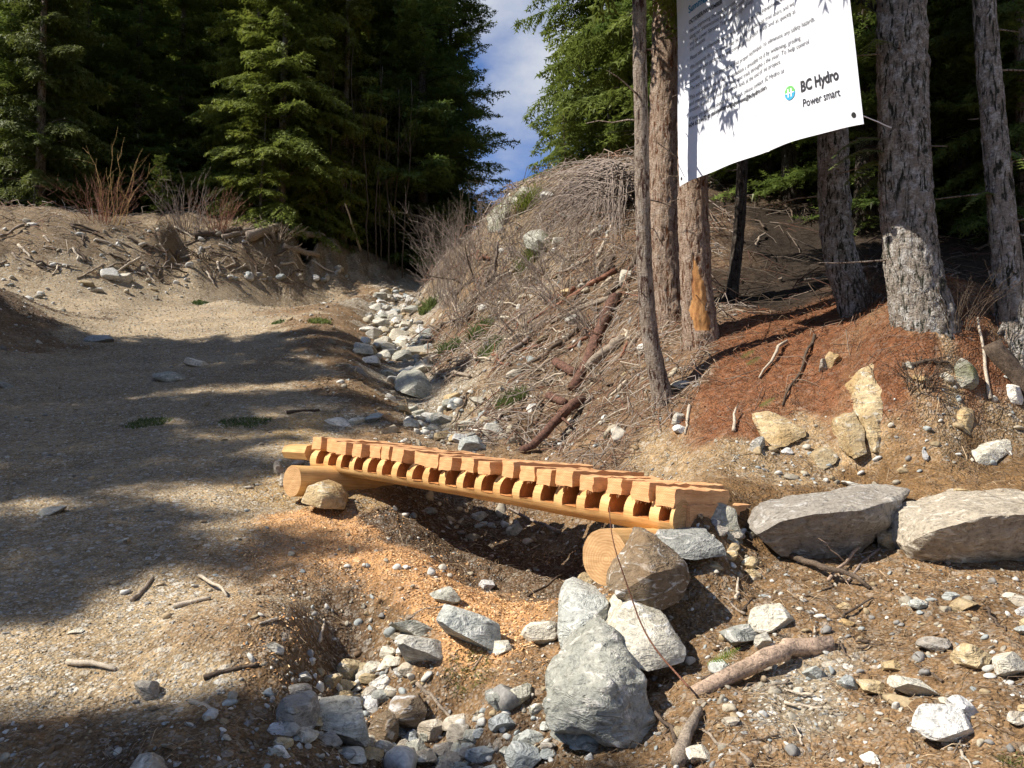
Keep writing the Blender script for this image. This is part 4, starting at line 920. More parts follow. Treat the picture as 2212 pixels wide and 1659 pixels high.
# ---------------------------------------------------------------- single stones: px py w h kind | label
ST = [
 (1185,425,42,24,'white','long white stone on the crest of knoll'), (1222,470,34,18,'white','white stone poking from brush on the knoll'), (1210,520,44,18,'pale','flat pale stone below the brush heap'),
 (236,593,36,34,'white','round white boulder at the foot of spoil bank'), (268,600,30,24,'pale','pale stone beside the round white boulder'), (185,611,34,16,'tan','tan stone lying at the road edge near the white boulder'), (206,628,34,8,'white','thin white slab on the road edge'),
 (1022,960,62,46,'blue','blue white stone in the ditch just behind the deck'), (978,862,50,30,'tan','orange tan stone beside the large ditch boulder'), (1035,866,54,22,'pale','pale stone in the ditch next to the orange one'),
 (905,742,26,44,'grey','upright grey slab at the side of stony ditch'), (735,912,64,20,'white','flat white slab at the road edge behind bridge'), (800,905,64,22,'blue','blue grey slab on the ditch edge behind bridge'), (770,910,40,18,'pale','pale slab between the flat white and blue grey ones'),
 (362,815,94,22,'grey','flat grey slab flush in the shaded road'), (420,785,66,20,'white','flat white slab flush in the sunlit road'), (210,733,62,14,'blue','flat bluish slab flush in the road below the spoil bank'), (105,1105,70,20,'pale','pale flat rock in the shaded foreground road'), (12,835,46,8,'grey','thin grey slab in road near the shaded hump'),
 (1668,1340,100,70,'pale','pale yellow rock on the slope below the long boulder'), (1605,1378,84,48,'grey','pale greenish rock beside the yellow one'), (1655,1385,40,38,'pale','small pale rock leaning between two larger ones'),
 (2045,1570,130,90,'white','big white angular rock in the debris of the slope'), (1990,1490,110,40,'pale','long pale shard above the white angular rock'), (2108,1420,76,56,'tan','square pinkish tan rock on the debris slope'), (2185,1440,80,56,'pale','pale rock at the rim of debris slope'), (1888,1490,58,36,'tan','yellow brick shaped rock on the debris slope'),
 (2020,1395,70,34,'dirty','dull flat rock on the debris slope'), (1830,1475,44,34,'blue','small blue grey stone beside the yellow one'), (1880,1640,40,30,'white','small white stone low on the slope'), (1760,1455,44,34,'blue','light blue stone below the stripped log'),
 (640,1545,96,86,'dirty','pinkish grey rock with rusty corner in the shaded cut'), (738,1570,130,130,'pale','big whitish block at the shaded bottom of ditch'), (820,1580,84,84,'brown','brown boulder beside the whitish block'), (880,1545,84,90,'brown','tall dark brown boulder next to other brown one'),
 (905,1412,110,66,'pale','pale slab sprinkled with sawdust at the ditch step'), (1010,1365,150,80,'blue','blue grey slab forming the ditch step'), (895,1362,110,40,'grey','grey slab lying over the pale slab at ditch step'), (1080,1400,60,34,'pale','pale slab end under dead twigs'), (1170,1370,84,60,'pale','pale stone beside the smooth blue grey boulder'),
 (822,1478,54,40,'white','white stone in the ditch above brown boulders'), (800,1520,50,38,'white','white oval stone in the ditch'), (752,1450,58,50,'tan','tan stone in the ditch cut'), (320,1680,120,90,'dirty','grey rock at the bottom of shaded road edge'), (315,1490,50,52,'dirty','upright grey rock at the shaded road edge'),
 (590,1400,44,26,'pale','pale stone lying on cut edge of road'), (1250,1600,120,40,'grey','flat pale grey rock under the largest boulder'), (1130,1640,80,60,'blue','blue grey rock at the bottom beside flat one'), (1052,1265,36,24,'white','small white stone at the edge of bridge shadow'), (960,1285,66,34,'grey','grey stone dusted with sawdust'),
 (1320,1300,20,18,'tan','small tan stone wedged under sill log end'), (1268,1253,40,30,'tan','tan stone propping the big sill log'), (1340,1390,40,28,'tan','small brown stone resting on pale boulder'), (612,1040,20,40,'dirty','grey stone behind the thin sill log end'), (602,1012,24,40,'dirty','dark stone tucked beside the deck corner'), (640,1000,34,16,'dirty','grey stone between thin sill log and deck end'),
 (1440,1130,32,36,'pale','pale stone wedged beside the end block'), (2085,810,48,80,'mossy','lumpy grey stump end hanging from the bank'), (1803,775,30,40,'tan','small tan block under tree roots'), (1780,790,22,38,'dirty','grey slab under tree roots'), (1962,790,26,20,'pale','yellowish stone under the thickest trunk'), (2195,850,40,50,'white','whitish blue rock low on bank edge'),
 (1700,975,26,18,'white','white chip above the trail'), (1640,960,40,38,'pale','grey white stone at the foot of needle bank'), (2000,985,14,32,'white','upright white quartz chip in cut bank'), (1845,1050,50,12,'white','thin white shard on the trail'), (1478,830,60,14,'pale','pale stone slab leaning by the slim trunk'), (1466,905,26,30,'pale','pale stone below the slim trunk'), (1470,925,34,20,'white','white stone on the bank below slim trunk'),
 (1920,1170,40,50,'tan','tan stone wedged between the two trail boulders'), (2085,1065,50,20,'tan','tan stone on the trail edge'), (1620,1215,40,30,'tan','tan stones piled by the mossy slab'), (2210,1300,50,30,'dirty','dull stone below the broad boulder'), (1150,880,26,20,'white','white stone on the bank by green grass'), (1240,690,40,20,'pale','pale wedge stone on the bank above red log'), (1350,600,30,40,'pale','pale stone beside the slim trunk and dead logs'),
]
for (px, py, w, h, k, lab) in ST: rock(px, py, w, h, k, lab, depth=None)
# stones that only their place tells apart
rs = random.Random(21)
def poly_rocks(n, poly, wr, label, group, kinds, hr=(.45, .8), sink=.3):
    xs = [q[0] for q in poly]; ys = [q[1] for q in poly]; c = 0; tries = 0
    P3 = [hit(*q) for q in poly]
    def inside(x, y):
        r = False; j = len(P3) - 1
        for i in range(len(P3)):
            if (P3[i][1] > y) != (P3[j][1] > y) and x < (P3[j][0] - P3[i][0]) * (y - P3[i][1]) / (P3[j][1] - P3[i][1]) + P3[i][0]: r = not r
            j = i
        return r
    x0, x1 = min(p[0] for p in P3), max(p[0] for p in P3); y0, y1 = min(p[1] for p in P3), max(p[1] for p in P3)
    while c < n and tries < n * 40:
        tries += 1
        x = rs.uniform(x0, x1); y = rs.uniform(y0, y1)
        if not inside(x, y): continue
        w = wr[0] * (wr[1] / wr[0]) ** (rs.random() ** 1.6)
        PEND.append((w / y, x, y, w, w * rs.uniform(*hr), rs.choice(kinds), label, group, sink)); c += 1
PEND = []
poly_rocks(260, [(870, 615), (915, 650), (925, 760), (935, 815), (850, 830), (775, 770), (790, 700), (810, 640)], (.14, .46), 'pale angular stone in the bed of the stony ditch above the large boulder', 'stones in the ditch bed', ['white', 'pale', 'pale', 'grey'])
poly_rocks(130, [(860, 870), (1000, 860), (1080, 900), (1075, 960), (980, 960), (890, 930)], (.06, .24), 'pale stone in the ditch between the bridge and the large boulder', 'stones between bridge and boulder', ['pale', 'white', 'grey', 'blue', 'tan'])
poly_rocks(34, [(440, 590), (720, 582), (770, 596), (640, 600), (500, 606)], (.18, .55), 'stone in the row along the foot of spoil bank', 'stones at the foot of the spoil bank', ['pale', 'white', 'tan', 'dirty'])
poly_rocks(40, [(0, 600), (420, 585), (430, 640), (60, 640)], (.10, .3), 'small stone scattered where the road meets the spoil bank', 'stones where road meets spoil bank', ['pale', 'tan', 'white'])
poly_rocks(60, [(0, 470), (500, 500), (700, 560), (300, 590), (0, 600)], (.12, .42), 'stone half buried in the spoil bank', 'stones in the spoil bank', ['pale', 'dirty', 'tan', 'white'])
poly_rocks(150, [(640, 1390), (860, 1330), (900, 1480), (820, 1659), (560, 1659), (640, 1500)], (.035, .11), 'small stone in the shaded ditch cut below the road', 'stones in the ditch cut', ['pale', 'dirty', 'tan', 'white', 'grey'])
poly_rocks(130, [(820, 1560), (1180, 1500), (1200, 1659), (830, 1659)], (.03, .12), 'small slaty stone in the shaded ditch bottom', 'slaty stones in ditch bottom', ['dirty', 'grey', 'blue'])
poly_rocks(70, [(1520, 1280), (2212, 1260), (2300, 1659), (1450, 1659), (1460, 1480)], (.025, .10), 'small stone among the debris on slope below the trail', 'stones on the debris slope', ['pale', 'tan', 'white', 'blue', 'dirty'])
poly_rocks(60, [(1560, 980), (2212, 900), (2212, 1010), (1600, 1035)], (.025, .10), 'small stone at the foot of the cut bank above trail', 'stones at foot of the cut bank', ['pale', 'tan', 'white'])
poly_rocks(70, [(960, 760), (1300, 640), (1340, 980), (1100, 970), (980, 870)], (.035, .13), 'small pale stone on the brown bank above the ditch', 'stones on the brown bank', ['pale', 'white', 'tan'])
poly_rocks(40, [(1000, 620), (1100, 480), (1340, 480), (1330, 620), (1100, 700)], (.07, .26), 'stone among the dead twigs of the knoll', 'stones on the knoll', ['pale', 'white', 'tan', 'dirty'])
poly_rocks(60, [(0, 900), (650, 860), (650, 1280), (0, 1450)], (.03, .10), 'flat stone bedded in the gravel of the road', 'stones in the road', ['pale', 'grey', 'dirty', 'white'], (.2, .4), .45)
poly_rocks(36, [(700, 1140), (900, 1200), (1000, 1260), (900, 1340), (660, 1320), (620, 1180)], (.025, .075), 'small stone lying in the orange sawdust', 'stones in the sawdust', ['pale', 'dirty', 'grey'])
poly_rocks(26, [(820, 1110), (1150, 1190), (1200, 1130), (960, 1075)], (.04, .16), 'dark wet stone in the shade below the deck', 'stones under the deck', ['dirty', 'brown', 'grey'])
poly_rocks(30, [(1500, 1120), (1620, 1130), (1640, 1240), (1500, 1260)], (.03, .09), 'small tan stone beside the mossy slab', 'stones beside the mossy slab', ['tan', 'dirty'])

PEND.sort(key=lambda q: -q[0]); SMALL = PEND[215:]
for (ap, x, y, w, h, k, lab, grp, sink) in PEND[:215]:
    rock(0, 0, w / y * FPX, h / y * FPX, k, lab, grp, p=np.array((x, y, HV(x, y))), sink=sink)
# ---------------------------------------------------------------- scattered litter: joined, uncountable
def ico(sub):
    bm = bmesh.new(); bmesh.ops.create_icosphere(bm, subdivisions=sub, radius=1); V = np.array([v.co[:] for v in bm.verts]); F_ = np.array([[v.index for v in f.verts] for f in bm.faces]); bm.free(); return V, F_
def rot_mats(n, r_, tilt=1.0):
    a = r_.uniform(0, 6.283, n); b = r_.normal(size=n) * tilt; c = r_.normal(size=n) * tilt
    ca, sa, cb, sb, cc, sc_ = np.cos(a), np.sin(a), np.cos(b), np.sin(b), np.cos(c), np.sin(c); o = np.zeros(n); l = np.ones(n)
    Z = np.array([[ca, -sa, o], [sa, ca, o], [o, o, l]]).transpose(2, 0, 1); X = np.array([[l, o, o], [o, cb, -sb], [o, sb, cb]]).transpose(2, 0, 1); Y = np.array([[cc, o, sc_], [o, l, o], [-sc_, o, cc]]).transpose(2, 0, 1)
    return Z @ X @ Y
def slope_mats(x, y):
    e = .06; z = H(x, y); dx = (H(x + e, y) - z) / e; dy = (H(x, y + e) - z) / e
    n = np.stack([-dx, -dy, np.ones_like(dx)], 1); n /= np.linalg.norm(n, axis=1, keepdims=True)
    t = np.stack([np.ones_like(dx), np.zeros_like(dx), dx], 1); t /= np.linalg.norm(t, axis=1, keepdims=True); b = np.cross(n, t)
    return z, np.stack([t, b, n], 2)
def merged(name, tmpl, pos, rot, scl, cols, mat, label, cat, smooth=False, sharp=None):
    Vs, Fs, Cs, n = [], [], [], 0
    which = rng.integers(0, len(tmpl), len(pos))
    for k, (V, F_) in enumerate(tmpl):
        m = which == k
        if not m.any(): continue
        W = np.einsum('nij,nvj->nvi', rot[m], V[None] * scl[m][:, None, :]) + pos[m][:, None, :]
        Vs.append(W.reshape(-1, 3)); c = np.repeat(cols[m], len(V), 0); Cs.append(c)
        Fs.append((F_[None] + (np.arange(m.sum()) * len(V))[:, None, None] + n).reshape(-1, F_.shape[1])); n += W.shape[0] * len(V)
    V = np.concatenate(Vs); C = np.concatenate(Cs); F_ = np.concatenate(Fs)
    o = mesh_obj(name, V, F_, mat, None, smooth, None, {'tint': np.concatenate([C, np.ones((len(C), 1))], 1)})
    return tag(o, label, cat, None, 'stuff')
def stone_tmpl(sub, seed, flat=1):
    V, F_ = ico(sub); r_ = np.random.default_rng(seed)
    for _ in range(6):
        n = r_.normal(size=3); n /= np.linalg.norm(n); k = V @ n - r_.uniform(.4, .75); V = np.where((k > 0)[:, None], V - np.outer(k, n), V)
    return V, F_
T1 = [stone_tmpl(1, i) for i in range(8)]; T2 = [stone_tmpl(2, 50 + i) for i in range(6)]
PAL = np.array([(.42, .36, .26), (.5, .45, .36), (.33, .29, .22), (.58, .55, .48), (.26, .245, .22), (.38, .29, .17), (.34, .36, .34), (.58, .56, .5)]) * .9
def polar(n, r0, r1, a0=-43, a1=43, pw=1.0):
    if a1 == 43: n = int(n * 1.15)
    r = np.exp(rng.uniform(math.log(r0), math.log(r1), n)); a = np.radians(rng.uniform(a0, a1, n)); return r * np.sin(a), r * np.cos(a)
def zone(x, y, keys, near=None):
    """nearest soil type of a control point"""
    j = 0.06 * np.sqrt(x * x + y * y); xx = x + j * fbm(x * 1.3, y * 1.3, o=3); yy = y + j * fbm(x * 1.3 + 50, y * 1.3 + 9, o=3)
    a, b = warp(xx, yy); t = np.array(cty); out = np.zeros(len(x), bool)
    for i in range(0, len(x), 20000):
        s = slice(i, i + 20000); k = np.argmin((a[s, None] - cwx) ** 2 + (b[s, None] - cwy) ** 2, 1); out[s] = np.isin(t[k], list(keys))
    return out
# gravel
x, y = polar(46000, 2.1, 34)
keep = zone(x, y, 'RDWGCKOSB'); dens = np.where(zone(x, y, 'RGOW'), 1, np.where(zone(x, y, 'DC'), .55, .4)); keep &= rng.random(len(x)) < dens
x, y = x[keep], y[keep]; z, sm = slope_mats(x, y); n = len(x); r = np.sqrt(x * x + y * y)
s = np.maximum(.0045 + .0022 * rng.pareto(2.6, n), .0011 * r); s = np.minimum(s, np.minimum(.05, .012 + .004 * r)) 
scl = np.stack([s * rng.uniform(.8, 1.5, n), s * rng.uniform(.7, 1.1, n), s * rng.uniform(.35, .8, n)], 1)
soilc, _, _ = soil(x, y); pc = PAL[rng.integers(0, len(PAL), n)] * rng.uniform(.75, 1.1, n)[:, None]
cols = np.where((rng.random(n) < np.where(zone(x, y, 'RGO'), .5, .22))[:, None], pc, soilc * rng.uniform(.8, 1.4, n)[:, None])
merged('gravel', T1, np.stack([x, y, z + scl[:, 2] * .35], 1), sm @ rot_mats(n, rng, .3), scl, cols, M['gravel'], 'loose gravel and pebbles over the road and slopes', 'gravel')
# the smaller stones left over from the named groups
if SMALL:
    q = np.array([(a[1], a[2], a[3], a[4]) for a in SMALL]); z = H(q[:, 0], q[:, 1]); n = len(q)
    scl = np.stack([q[:, 2] / 2, q[:, 2] * rng.uniform(.33, .5, n), q[:, 3] / 2], 1)
    merged('rubble', T2, np.stack([q[:, 0], q[:, 1], z + scl[:, 2] * .4], 1), rot_mats(n, rng, .25), scl, PAL[rng.integers(0, len(PAL), n)], M['gravel'], 'small broken stones strewn over road edges and banks', 'rubble')
x, y = polar(6800, 2.2, 26); keep = zone(x, y, 'DWGCKB'); x, y = x[keep], y[keep]; z, sm = slope_mats(x, y); n = len(x); r = np.sqrt(x * x + y * y)
s = np.minimum((.009 + .006 * rng.pareto(2.2, n)) * np.clip(r / 5, .8, 2.2), .11)
scl = np.stack([s * rng.uniform(.8, 1.6, n), s * rng.uniform(.7, 1.1, n), s * rng.uniform(.35, .8, n)], 1)
merged('broken_stone', T2, np.stack([x, y, z + scl[:, 2] * .2], 1), sm @ rot_mats(n, rng, .35), scl, PAL[rng.integers(0, len(PAL), n)] * rng.uniform(.8, 1.1, n)[:, None], M['gravel'], 'broken angular stones mixed into the brown soil', 'rubble')
# dirt clods
x, y = polar(9000, 2.2, 24); keep = zone(x, y, 'DWBTNKS'); x, y = x[keep], y[keep]; z, sm = slope_mats(x, y); n = len(x); r = np.sqrt(x * x + y * y)
s = (.007 + .004 * rng.pareto(2.8, n)) * np.clip(r / 6, .8, 2.2); s = np.minimum(s, .028); soilc, _, _ = soil(x, y)
merged('soil_clods', T1, np.stack([x, y, z], 1), sm @ rot_mats(n, rng, .6), np.stack([s * 1.3, s, s * .6], 1), soilc * rng.uniform(.6, 1.1, n)[:, None], M['gravel'], 'crumbly clods of brown soil on the banks', 'soil')
# twigs and wood splinters
prism = (np.array([(-1, -.5, -.4), (-1, .5, -.4), (-1, 0, .6), (0, -.45, -.2), (0, .55, -.3), (0, .05, .75), (1, -.3, -.3), (1, .3, -.3), (1, 0, .3)]), np.array([(0, 1, 4), (0, 4, 3), (1, 2, 5), (1, 5, 4), (2, 0, 3), (2, 3, 5), (3, 4, 7), (3, 7, 6), (4, 5, 8), (4, 8, 7), (5, 3, 6), (5, 6, 8)]))
def bent(seed):
    r_ = np.random.default_rng(seed); V = prism[0].copy(); V[3:6, 1] += r_.normal() * 6; V[3:6, 2] += abs(r_.normal()) * 6; return V, prism[1]
TW = [bent(i) for i in range(10)]
def twigs(n, keys, name, label, lr, wr, pal, r0=2.2, r1=26, tilt=.16, lift=1.5, downhill=0.0, sel=None):
    x, y = polar(n, r0, r1); k = zone(x, y, keys)
    if sel is not None: k &= sel(x, y)
    x, y = x[k], y[k]; z, sm = slope_mats(x, y); n = len(x); r = np.sqrt(x * x + y * y); f = np.clip(r / 5, .7, 3)
    l = rng.uniform(*lr, n) * f; w = rng.uniform(*wr, n) * f
    pal = np.array(pal); cols = pal[rng.integers(0, len(pal), n)] * rng.uniform(.7, 1.25, n)[:, None]
    return merged(name, TW, np.stack([x, y, z + w * lift], 1), sm @ rot_mats(n, rng, tilt), np.stack([l / 2, w, w], 1), cols, M['litter'], label, 'twigs')
twigs(24000, 'BK', 'twig_litter', 'dead twigs and bark strewn over the brown bank and knoll', (.08, .34), (.0022, .006), [(.27, .21, .16), (.14, .1, .07), (.36, .3, .23), (.2, .11, .07), (.3, .25, .21)], 5, 30, .22, 2.5)
twigs(10000, 'DWTCG', 'wood_splinters', 'small twigs and splinters lying on the dug soil', (.03, .14), (.0012, .0035), [(.3, .21, .12), (.18, .12, .07), (.45, .33, .2), (.13, .09, .06)], 2.1, 12, .18, 1.5)
twigs(700, 'R', 'road_splinters', 'pale wood splinters scattered on the gravel road', (.04, .14), (.0015, .0035), [(.5, .36, .2), (.38, .27, .16)], 2.2, 9, .06, 1.2)
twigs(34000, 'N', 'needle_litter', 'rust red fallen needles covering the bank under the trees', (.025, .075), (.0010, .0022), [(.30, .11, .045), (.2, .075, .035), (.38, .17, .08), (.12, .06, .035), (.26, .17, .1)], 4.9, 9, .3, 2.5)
twigs(5000, 'F', 'forest_litter', 'dark twigs and needles on the shaded forest floor', (.08, .35), (.002, .006), [(.07, .05, .035), (.14, .11, .085), (.09, .045, .03)], 6, 34, .25, 2.5)  # litter colours darkened with the floor, standing in for shade
twigs(1500, 'N', 'bank_twigs', 'dark twigs and cone scales mixed into the red needles', (.06, .28), (.0015, .005), [(.1, .065, .045), (.2, .13, .09), (.3, .22, .15)], 4.9, 9, .22, 2)
# sawdust and wood chips around the bridge
x, y = polar(26000, 3.4, 6.6, -24, 10); kS = (zone(x, y, 'S') & (fbm(x * 3, y * 3, o=3) > -.25)) | ((rng.random(len(x)) < .22) & zone(x, y, 'WDO') & (fbm(x * 3.3 + 9, y * 3.3, o=3) > 0)); x, y = x[kS], y[kS]; z = H(x, y); n = len(x)
chip = [(np.array([(-1, -.6, 0), (1, -.5, .1), (.9, .6, 0), (-.8, .5, .15), (0, 0, .55)]), np.array([(0, 1, 4), (1, 2, 4), (2, 3, 4), (3, 0, 4)]))]
s = rng.uniform(.0028, .0075, n); cols = np.array([(.66, .36, .15), (.74, .46, .22), (.54, .27, .1), (.76, .53, .3)])[rng.integers(0, 4, n)] * rng.uniform(.8, 1.1, n)[:, None]
merged('sawdust', chip, np.stack([x, y, z + .001], 1), rot_mats(n, rng, .5), np.stack([s * 1.5, s, s], 1), cols, M['litter'], 'orange sawdust and wood chips in front of the bridge', 'sawdust')

# ---------------------------------------------------------------- dead logs and sticks
stick((1328, 655), (1238, 850), 26, 'redlog', 'long red brown log lying down the bank beside slim trunk', name='fallen_log', lift=.9, bend=.02, taper=.85, cat='log', sides=10, side_twigs=3)
stick((1262, 872), (1128, 980), 22, 'redlog', 'dark red brown log reaching the ditch below the long one', name='fallen_log', lift=.8, bend=.05, taper=.7, cat='log', sides=10, side_twigs=3)
stick((1200, 790), (1242, 812), 20, 'redlog', 'short red brown log stub touching the long one', name='fallen_log', lift=.9, bend=.02, taper=.9, cat='log', sides=9)
stick((1185, 862), (1222, 878), 18, 'redlog', 'short cut red stub low on the bank', name='fallen_log', lift=.9, bend=.02, taper=.9, cat='log', sides=9)
stick((1345, 740), (1270, 800), 26, 'deadwood', 'curved grey root log behind the long red one', name='fallen_log', lift=.6, bend=.1, taper=.7, cat='log', sides=9)
stick((1400, 720), (1270, 830), 16, 'deadwood', 'pale dead limb from slim trunk foot down the bank', lift=.8, bend=.08)
stick((1340, 640), (1190, 700), 14, 'deadwood', 'straight grey limb across the upper bank', lift=1, bend=.03, side_twigs=2)
stick((1330, 590), (1140, 700), 14, 'redtwig', 'reddish split limb on the upper bank', lift=1, bend=.03)
stick((1380, 560), (1310, 650), 20, 'darkwood', 'dark rotten limb between the slim trunk and dead logs', lift=1.2, bend=.05, taper=.7)
stick((1290, 560), (1325, 480), 10, 'palewood', 'pale broken stake standing in the brush', lift=1, bend=.03)
stick((980, 640), (1010, 700), 12, 'darkwood', 'crooked dark branch at the ditch bank', lift=2, bend=.1, side_twigs=4)
stick((1075, 530), (1068, 600), 9, 'greytwig', 'upright grey dead stem on the knoll flank', lift=1, bend=.06, side_twigs=3, p=(hit(1068, 600), at(1075, 525, 14.6)))
stick((925, 790), (965, 826), 8, 'palewood', 'pale stick beside the large ditch boulder', lift=1.5)
stick((1210, 1155), (1100, 1100), 8, 'greytwig', 'grey twig in the dark ditch below deck', lift=1.5, side_twigs=2)
stick((1920, 1130), (1790, 1262), 9, 'pinkwood', 'pinkish stripped stick leaning on the trail boulders', lift=2.5, bend=.02, taper=.7, side_twigs=2)
stick((1975, 1090), (1830, 1262), 8, 'greytwig', 'long thin grey stick propped between the trail boulders', lift=2, bend=.05, side_twigs=2)
stick((1700, 1200), (1880, 1275), 16, 'darkwood', 'dark root lying under the long boulder', lift=.9, bend=.06)
stick((1800, 1398), (1500, 1500), 40, 'pinkwood', 'thick stripped pinkish log half buried in the debris slope', name='fallen_log', lift=.1, bend=.09, taper=.8, cat='log', sides=14)
stick((1465, 1659), (1510, 1540), 34, 'deadwood', 'grey stick standing up near the largest boulder', lift=.8, taper=.6, name='dead_branch')
stick((1500, 1660), (1400, 1500), 13, 'darkwood', 'dark forked twig beside the largest boulder', lift=2, bend=.08, side_twigs=3)
stick((1620, 1660), (1480, 1560), 11, 'deadwood', 'thin pale twig crossing in front of largest boulder', lift=2, bend=.06, side_twigs=3)
stick((2130, 760), (2140, 860), 9, 'palewood', 'white bleached stick standing against the bank', lift=2, p=(hit(2140, 870), at(2112, 690, 5.55)), bend=.02)
stick((2140, 760), (2240, 880), 44, 'darkwood', 'dark mossy log on the bank under the slender pale trunk', name='fallen_log', lift=.8, bend=.02, taper=.9, cat='log', sides=12)
stick((1950, 800), (2050, 790), 12, 'darkwood', 'dark bare root arching out of the cut bank', lift=2, bend=.1, side_twigs=5)
stick((1700, 745), (1640, 820), 8, 'palewood', 'pale thin stick on the red needles', lift=2)
stick((1760, 730), (1690, 880), 7, 'darkwood', 'thin dark stick across the red needles', lift=2, bend=.04)
stick((1590, 880), (1585, 935), 9, 'palewood', 'white splintered stub in the red needle bank', lift=1, taper=.4, p=(hit(1585, 935), at(1592, 880, 5.9)))
stick((1490, 880), (1480, 940), 8, 'palewood', 'pale upright twig below the slim trunk', lift=1, bend=.03)
for i, (a, b, w, mt, lb) in enumerate([((375, 1315), (455, 1295), 12, 'palewood', 'long pale splinter of wood on the sunlit road'), ((430, 1248), (490, 1290), 8, 'palewood', 'thin straight pale stick on the sunlit road'), ((145, 1437), (250, 1450), 14, 'palewood', 'pale split piece of wood at shadow edge of road'), ((285, 1300), (330, 1250), 12, 'deadwood', 'grey splinter beside white pebbles on road'),
        ((440, 1470), (560, 1440), 12, 'darkwood', 'dark stick on the shaded road edge'), ((410, 1520), (470, 1540), 12, 'palewood', 'short pale stick in the shaded road edge'), ((690, 1390), (700, 1340), 8, 'palewood', 'small pale stick standing in the cut'), ((900, 1480), (980, 1560), 9, 'deadwood', 'grey stick lying down the ditch step'),
        ((600, 1340), (560, 1350), 8, 'palewood', 'small splinter near the cut edge'), ((620, 895), (690, 888), 8, 'darkwood', 'dark stick on the road behind the bridge'), ((1140, 1290), (1240, 1230), 6, 'darkwood', 'thin dark twig poking from the bridge shadow'), ((880, 1340), (960, 1310), 7, 'deadwood', 'grey twig on the sawdust'), ((1020, 1450), (1160, 1330), 5, 'pinkwood', 'thin pink twig over the ditch step slabs')]):
    stick(a, b, w, mt, lb, lift=1.0, bend=.03, taper=.6)
# thin shoot standing in front of the big sill log
sh = np.array([at(1500, 1500, 2.92), at(1450, 1440, 2.98), at(1400, 1390, 3.02), at(1370, 1310, 3.05), at(1340, 1220, 3.05), at(1315, 1150, 3.05), at(1318, 1080, 3.05)])
o0 = sh[0].copy(); tt = np.linspace(0, 1, 25); ti = np.linspace(0, 1, len(sh)); P = np.stack([np.interp(tt, ti, sh[:, k]) for k in range(3)], 1)
P = np.stack([np.convolve(np.pad(P[:, k], 3, mode='edge'), np.ones(7) / 7, 'valid') for k in range(3)], 1)
V, Fq = tube(P - o0, np.linspace(.0045, .0015, 25), 5); o = mesh_obj('bare_shoot', V, Fq, M['redtwig'], None, True); o.location = o0
tag(o, 'thin bare brown shoot standing up in front of the big sill log', 'shoot')

def shrub(name, base, nst, hgt, spread, mat, label, cat='shrub', sub=3, r=.006, seed=0, lean=(0, 0), group=None):
    r_ = np.random.default_rng(seed); mb = MB()
    for k in range(nst):
        a = r_.uniform(0, 6.28); s = r_.random() ** .7 * spread; h = hgt * r_.uniform(.5, 1.05)
        p0 = np.array((math.cos(a), math.sin(a), 0)) * r_.random() * spread * .35
        e = p0 + np.array((math.cos(a) * s + lean[0] * h, math.sin(a) * s + lean[1] * h, h))
        C = wiggle(p0, e, 8, .05, seed * 97 + k); C[:, 2] += np.sin(np.linspace(0, math.pi, 8)) * .08 * h; C[0, 2] -= .05
        V, Fq = tube(C, np.linspace(r, r * .3, 8), 4, False); mb.add(V, Fq)
        for q in range(sub):
            i = r_.integers(2, 7); d = (e - p0) / np.linalg.norm(e - p0) + r_.normal(size=3) * .6; l = h * r_.uniform(.15, .4)
            V, Fq = tube(wiggle(C[i], C[i] + d / np.linalg.norm(d) * l, 4, .06, seed * 31 + k * 7 + q), np.linspace(r * .5, r * .2, 4), 3, False); mb.add(V, Fq)
    o = mb.build(name, mat); o.location = base
    return tag(o, label, cat, group)
shrub('leafless_shrub', hit(225, 482), 46, 1.5, 1.5, M['redtwig'], 'leafless reddish shrub on top of the spoil bank', seed=1, r=.007, sub=6)
shrub('leafless_shrub', hit(245, 484), 8, 2.7, 1.1, M['goldtwig'], 'tall golden leafless stems rising from the reddish shrub', seed=2, r=.009, sub=3)
shrub('leafless_shrub', hit(405, 500), 44, 1.7, 1.5, M['greytwig'], 'dense purple grey leafless shrub on the spoil bank', seed=3, r=.009)
shrub('leafless_shrub', hit(470, 505), 40, 1.5, 1.0, M['redtwig'], 'rusty brown leafless shrub beside the heap of root logs', seed=4, r=.008)
for i, (px, py, h, sp, n) in enumerate([(960, 600, 1.6, 1.2, 40), (1000, 590, 1.5, 1.3, 50), (1040, 570, 1.3, 1.2, 46), (985, 660, 1.1, .9, 40), (1060, 640, 1.1, 1.0, 40), (1010, 700, .9, .8, 34), (1075, 690, .8, .7, 30), (950, 640, 1.0, .8, 34), (1120, 560, .8, 1.0, 50), (1180, 590, .6, .9, 44), (1240, 560, .6, .9, 44), (1120, 640, .6, .8, 40), (1210, 650, .5, .8, 40), (1290, 600, .5, .8, 40), (1090, 480, .7, .8, 40), (1140, 730, .45, .6, 34), (1290, 720, .4, .6, 34)]):
    shrub('leafless_shrub', hit(px, py), n, h, sp, M['greytwig'], 'tangle of leafless grey brown twigs on the knoll flank above the ditch', seed=10 + i, r=.005, sub=6, group='leafless shrubs on the knoll flank')
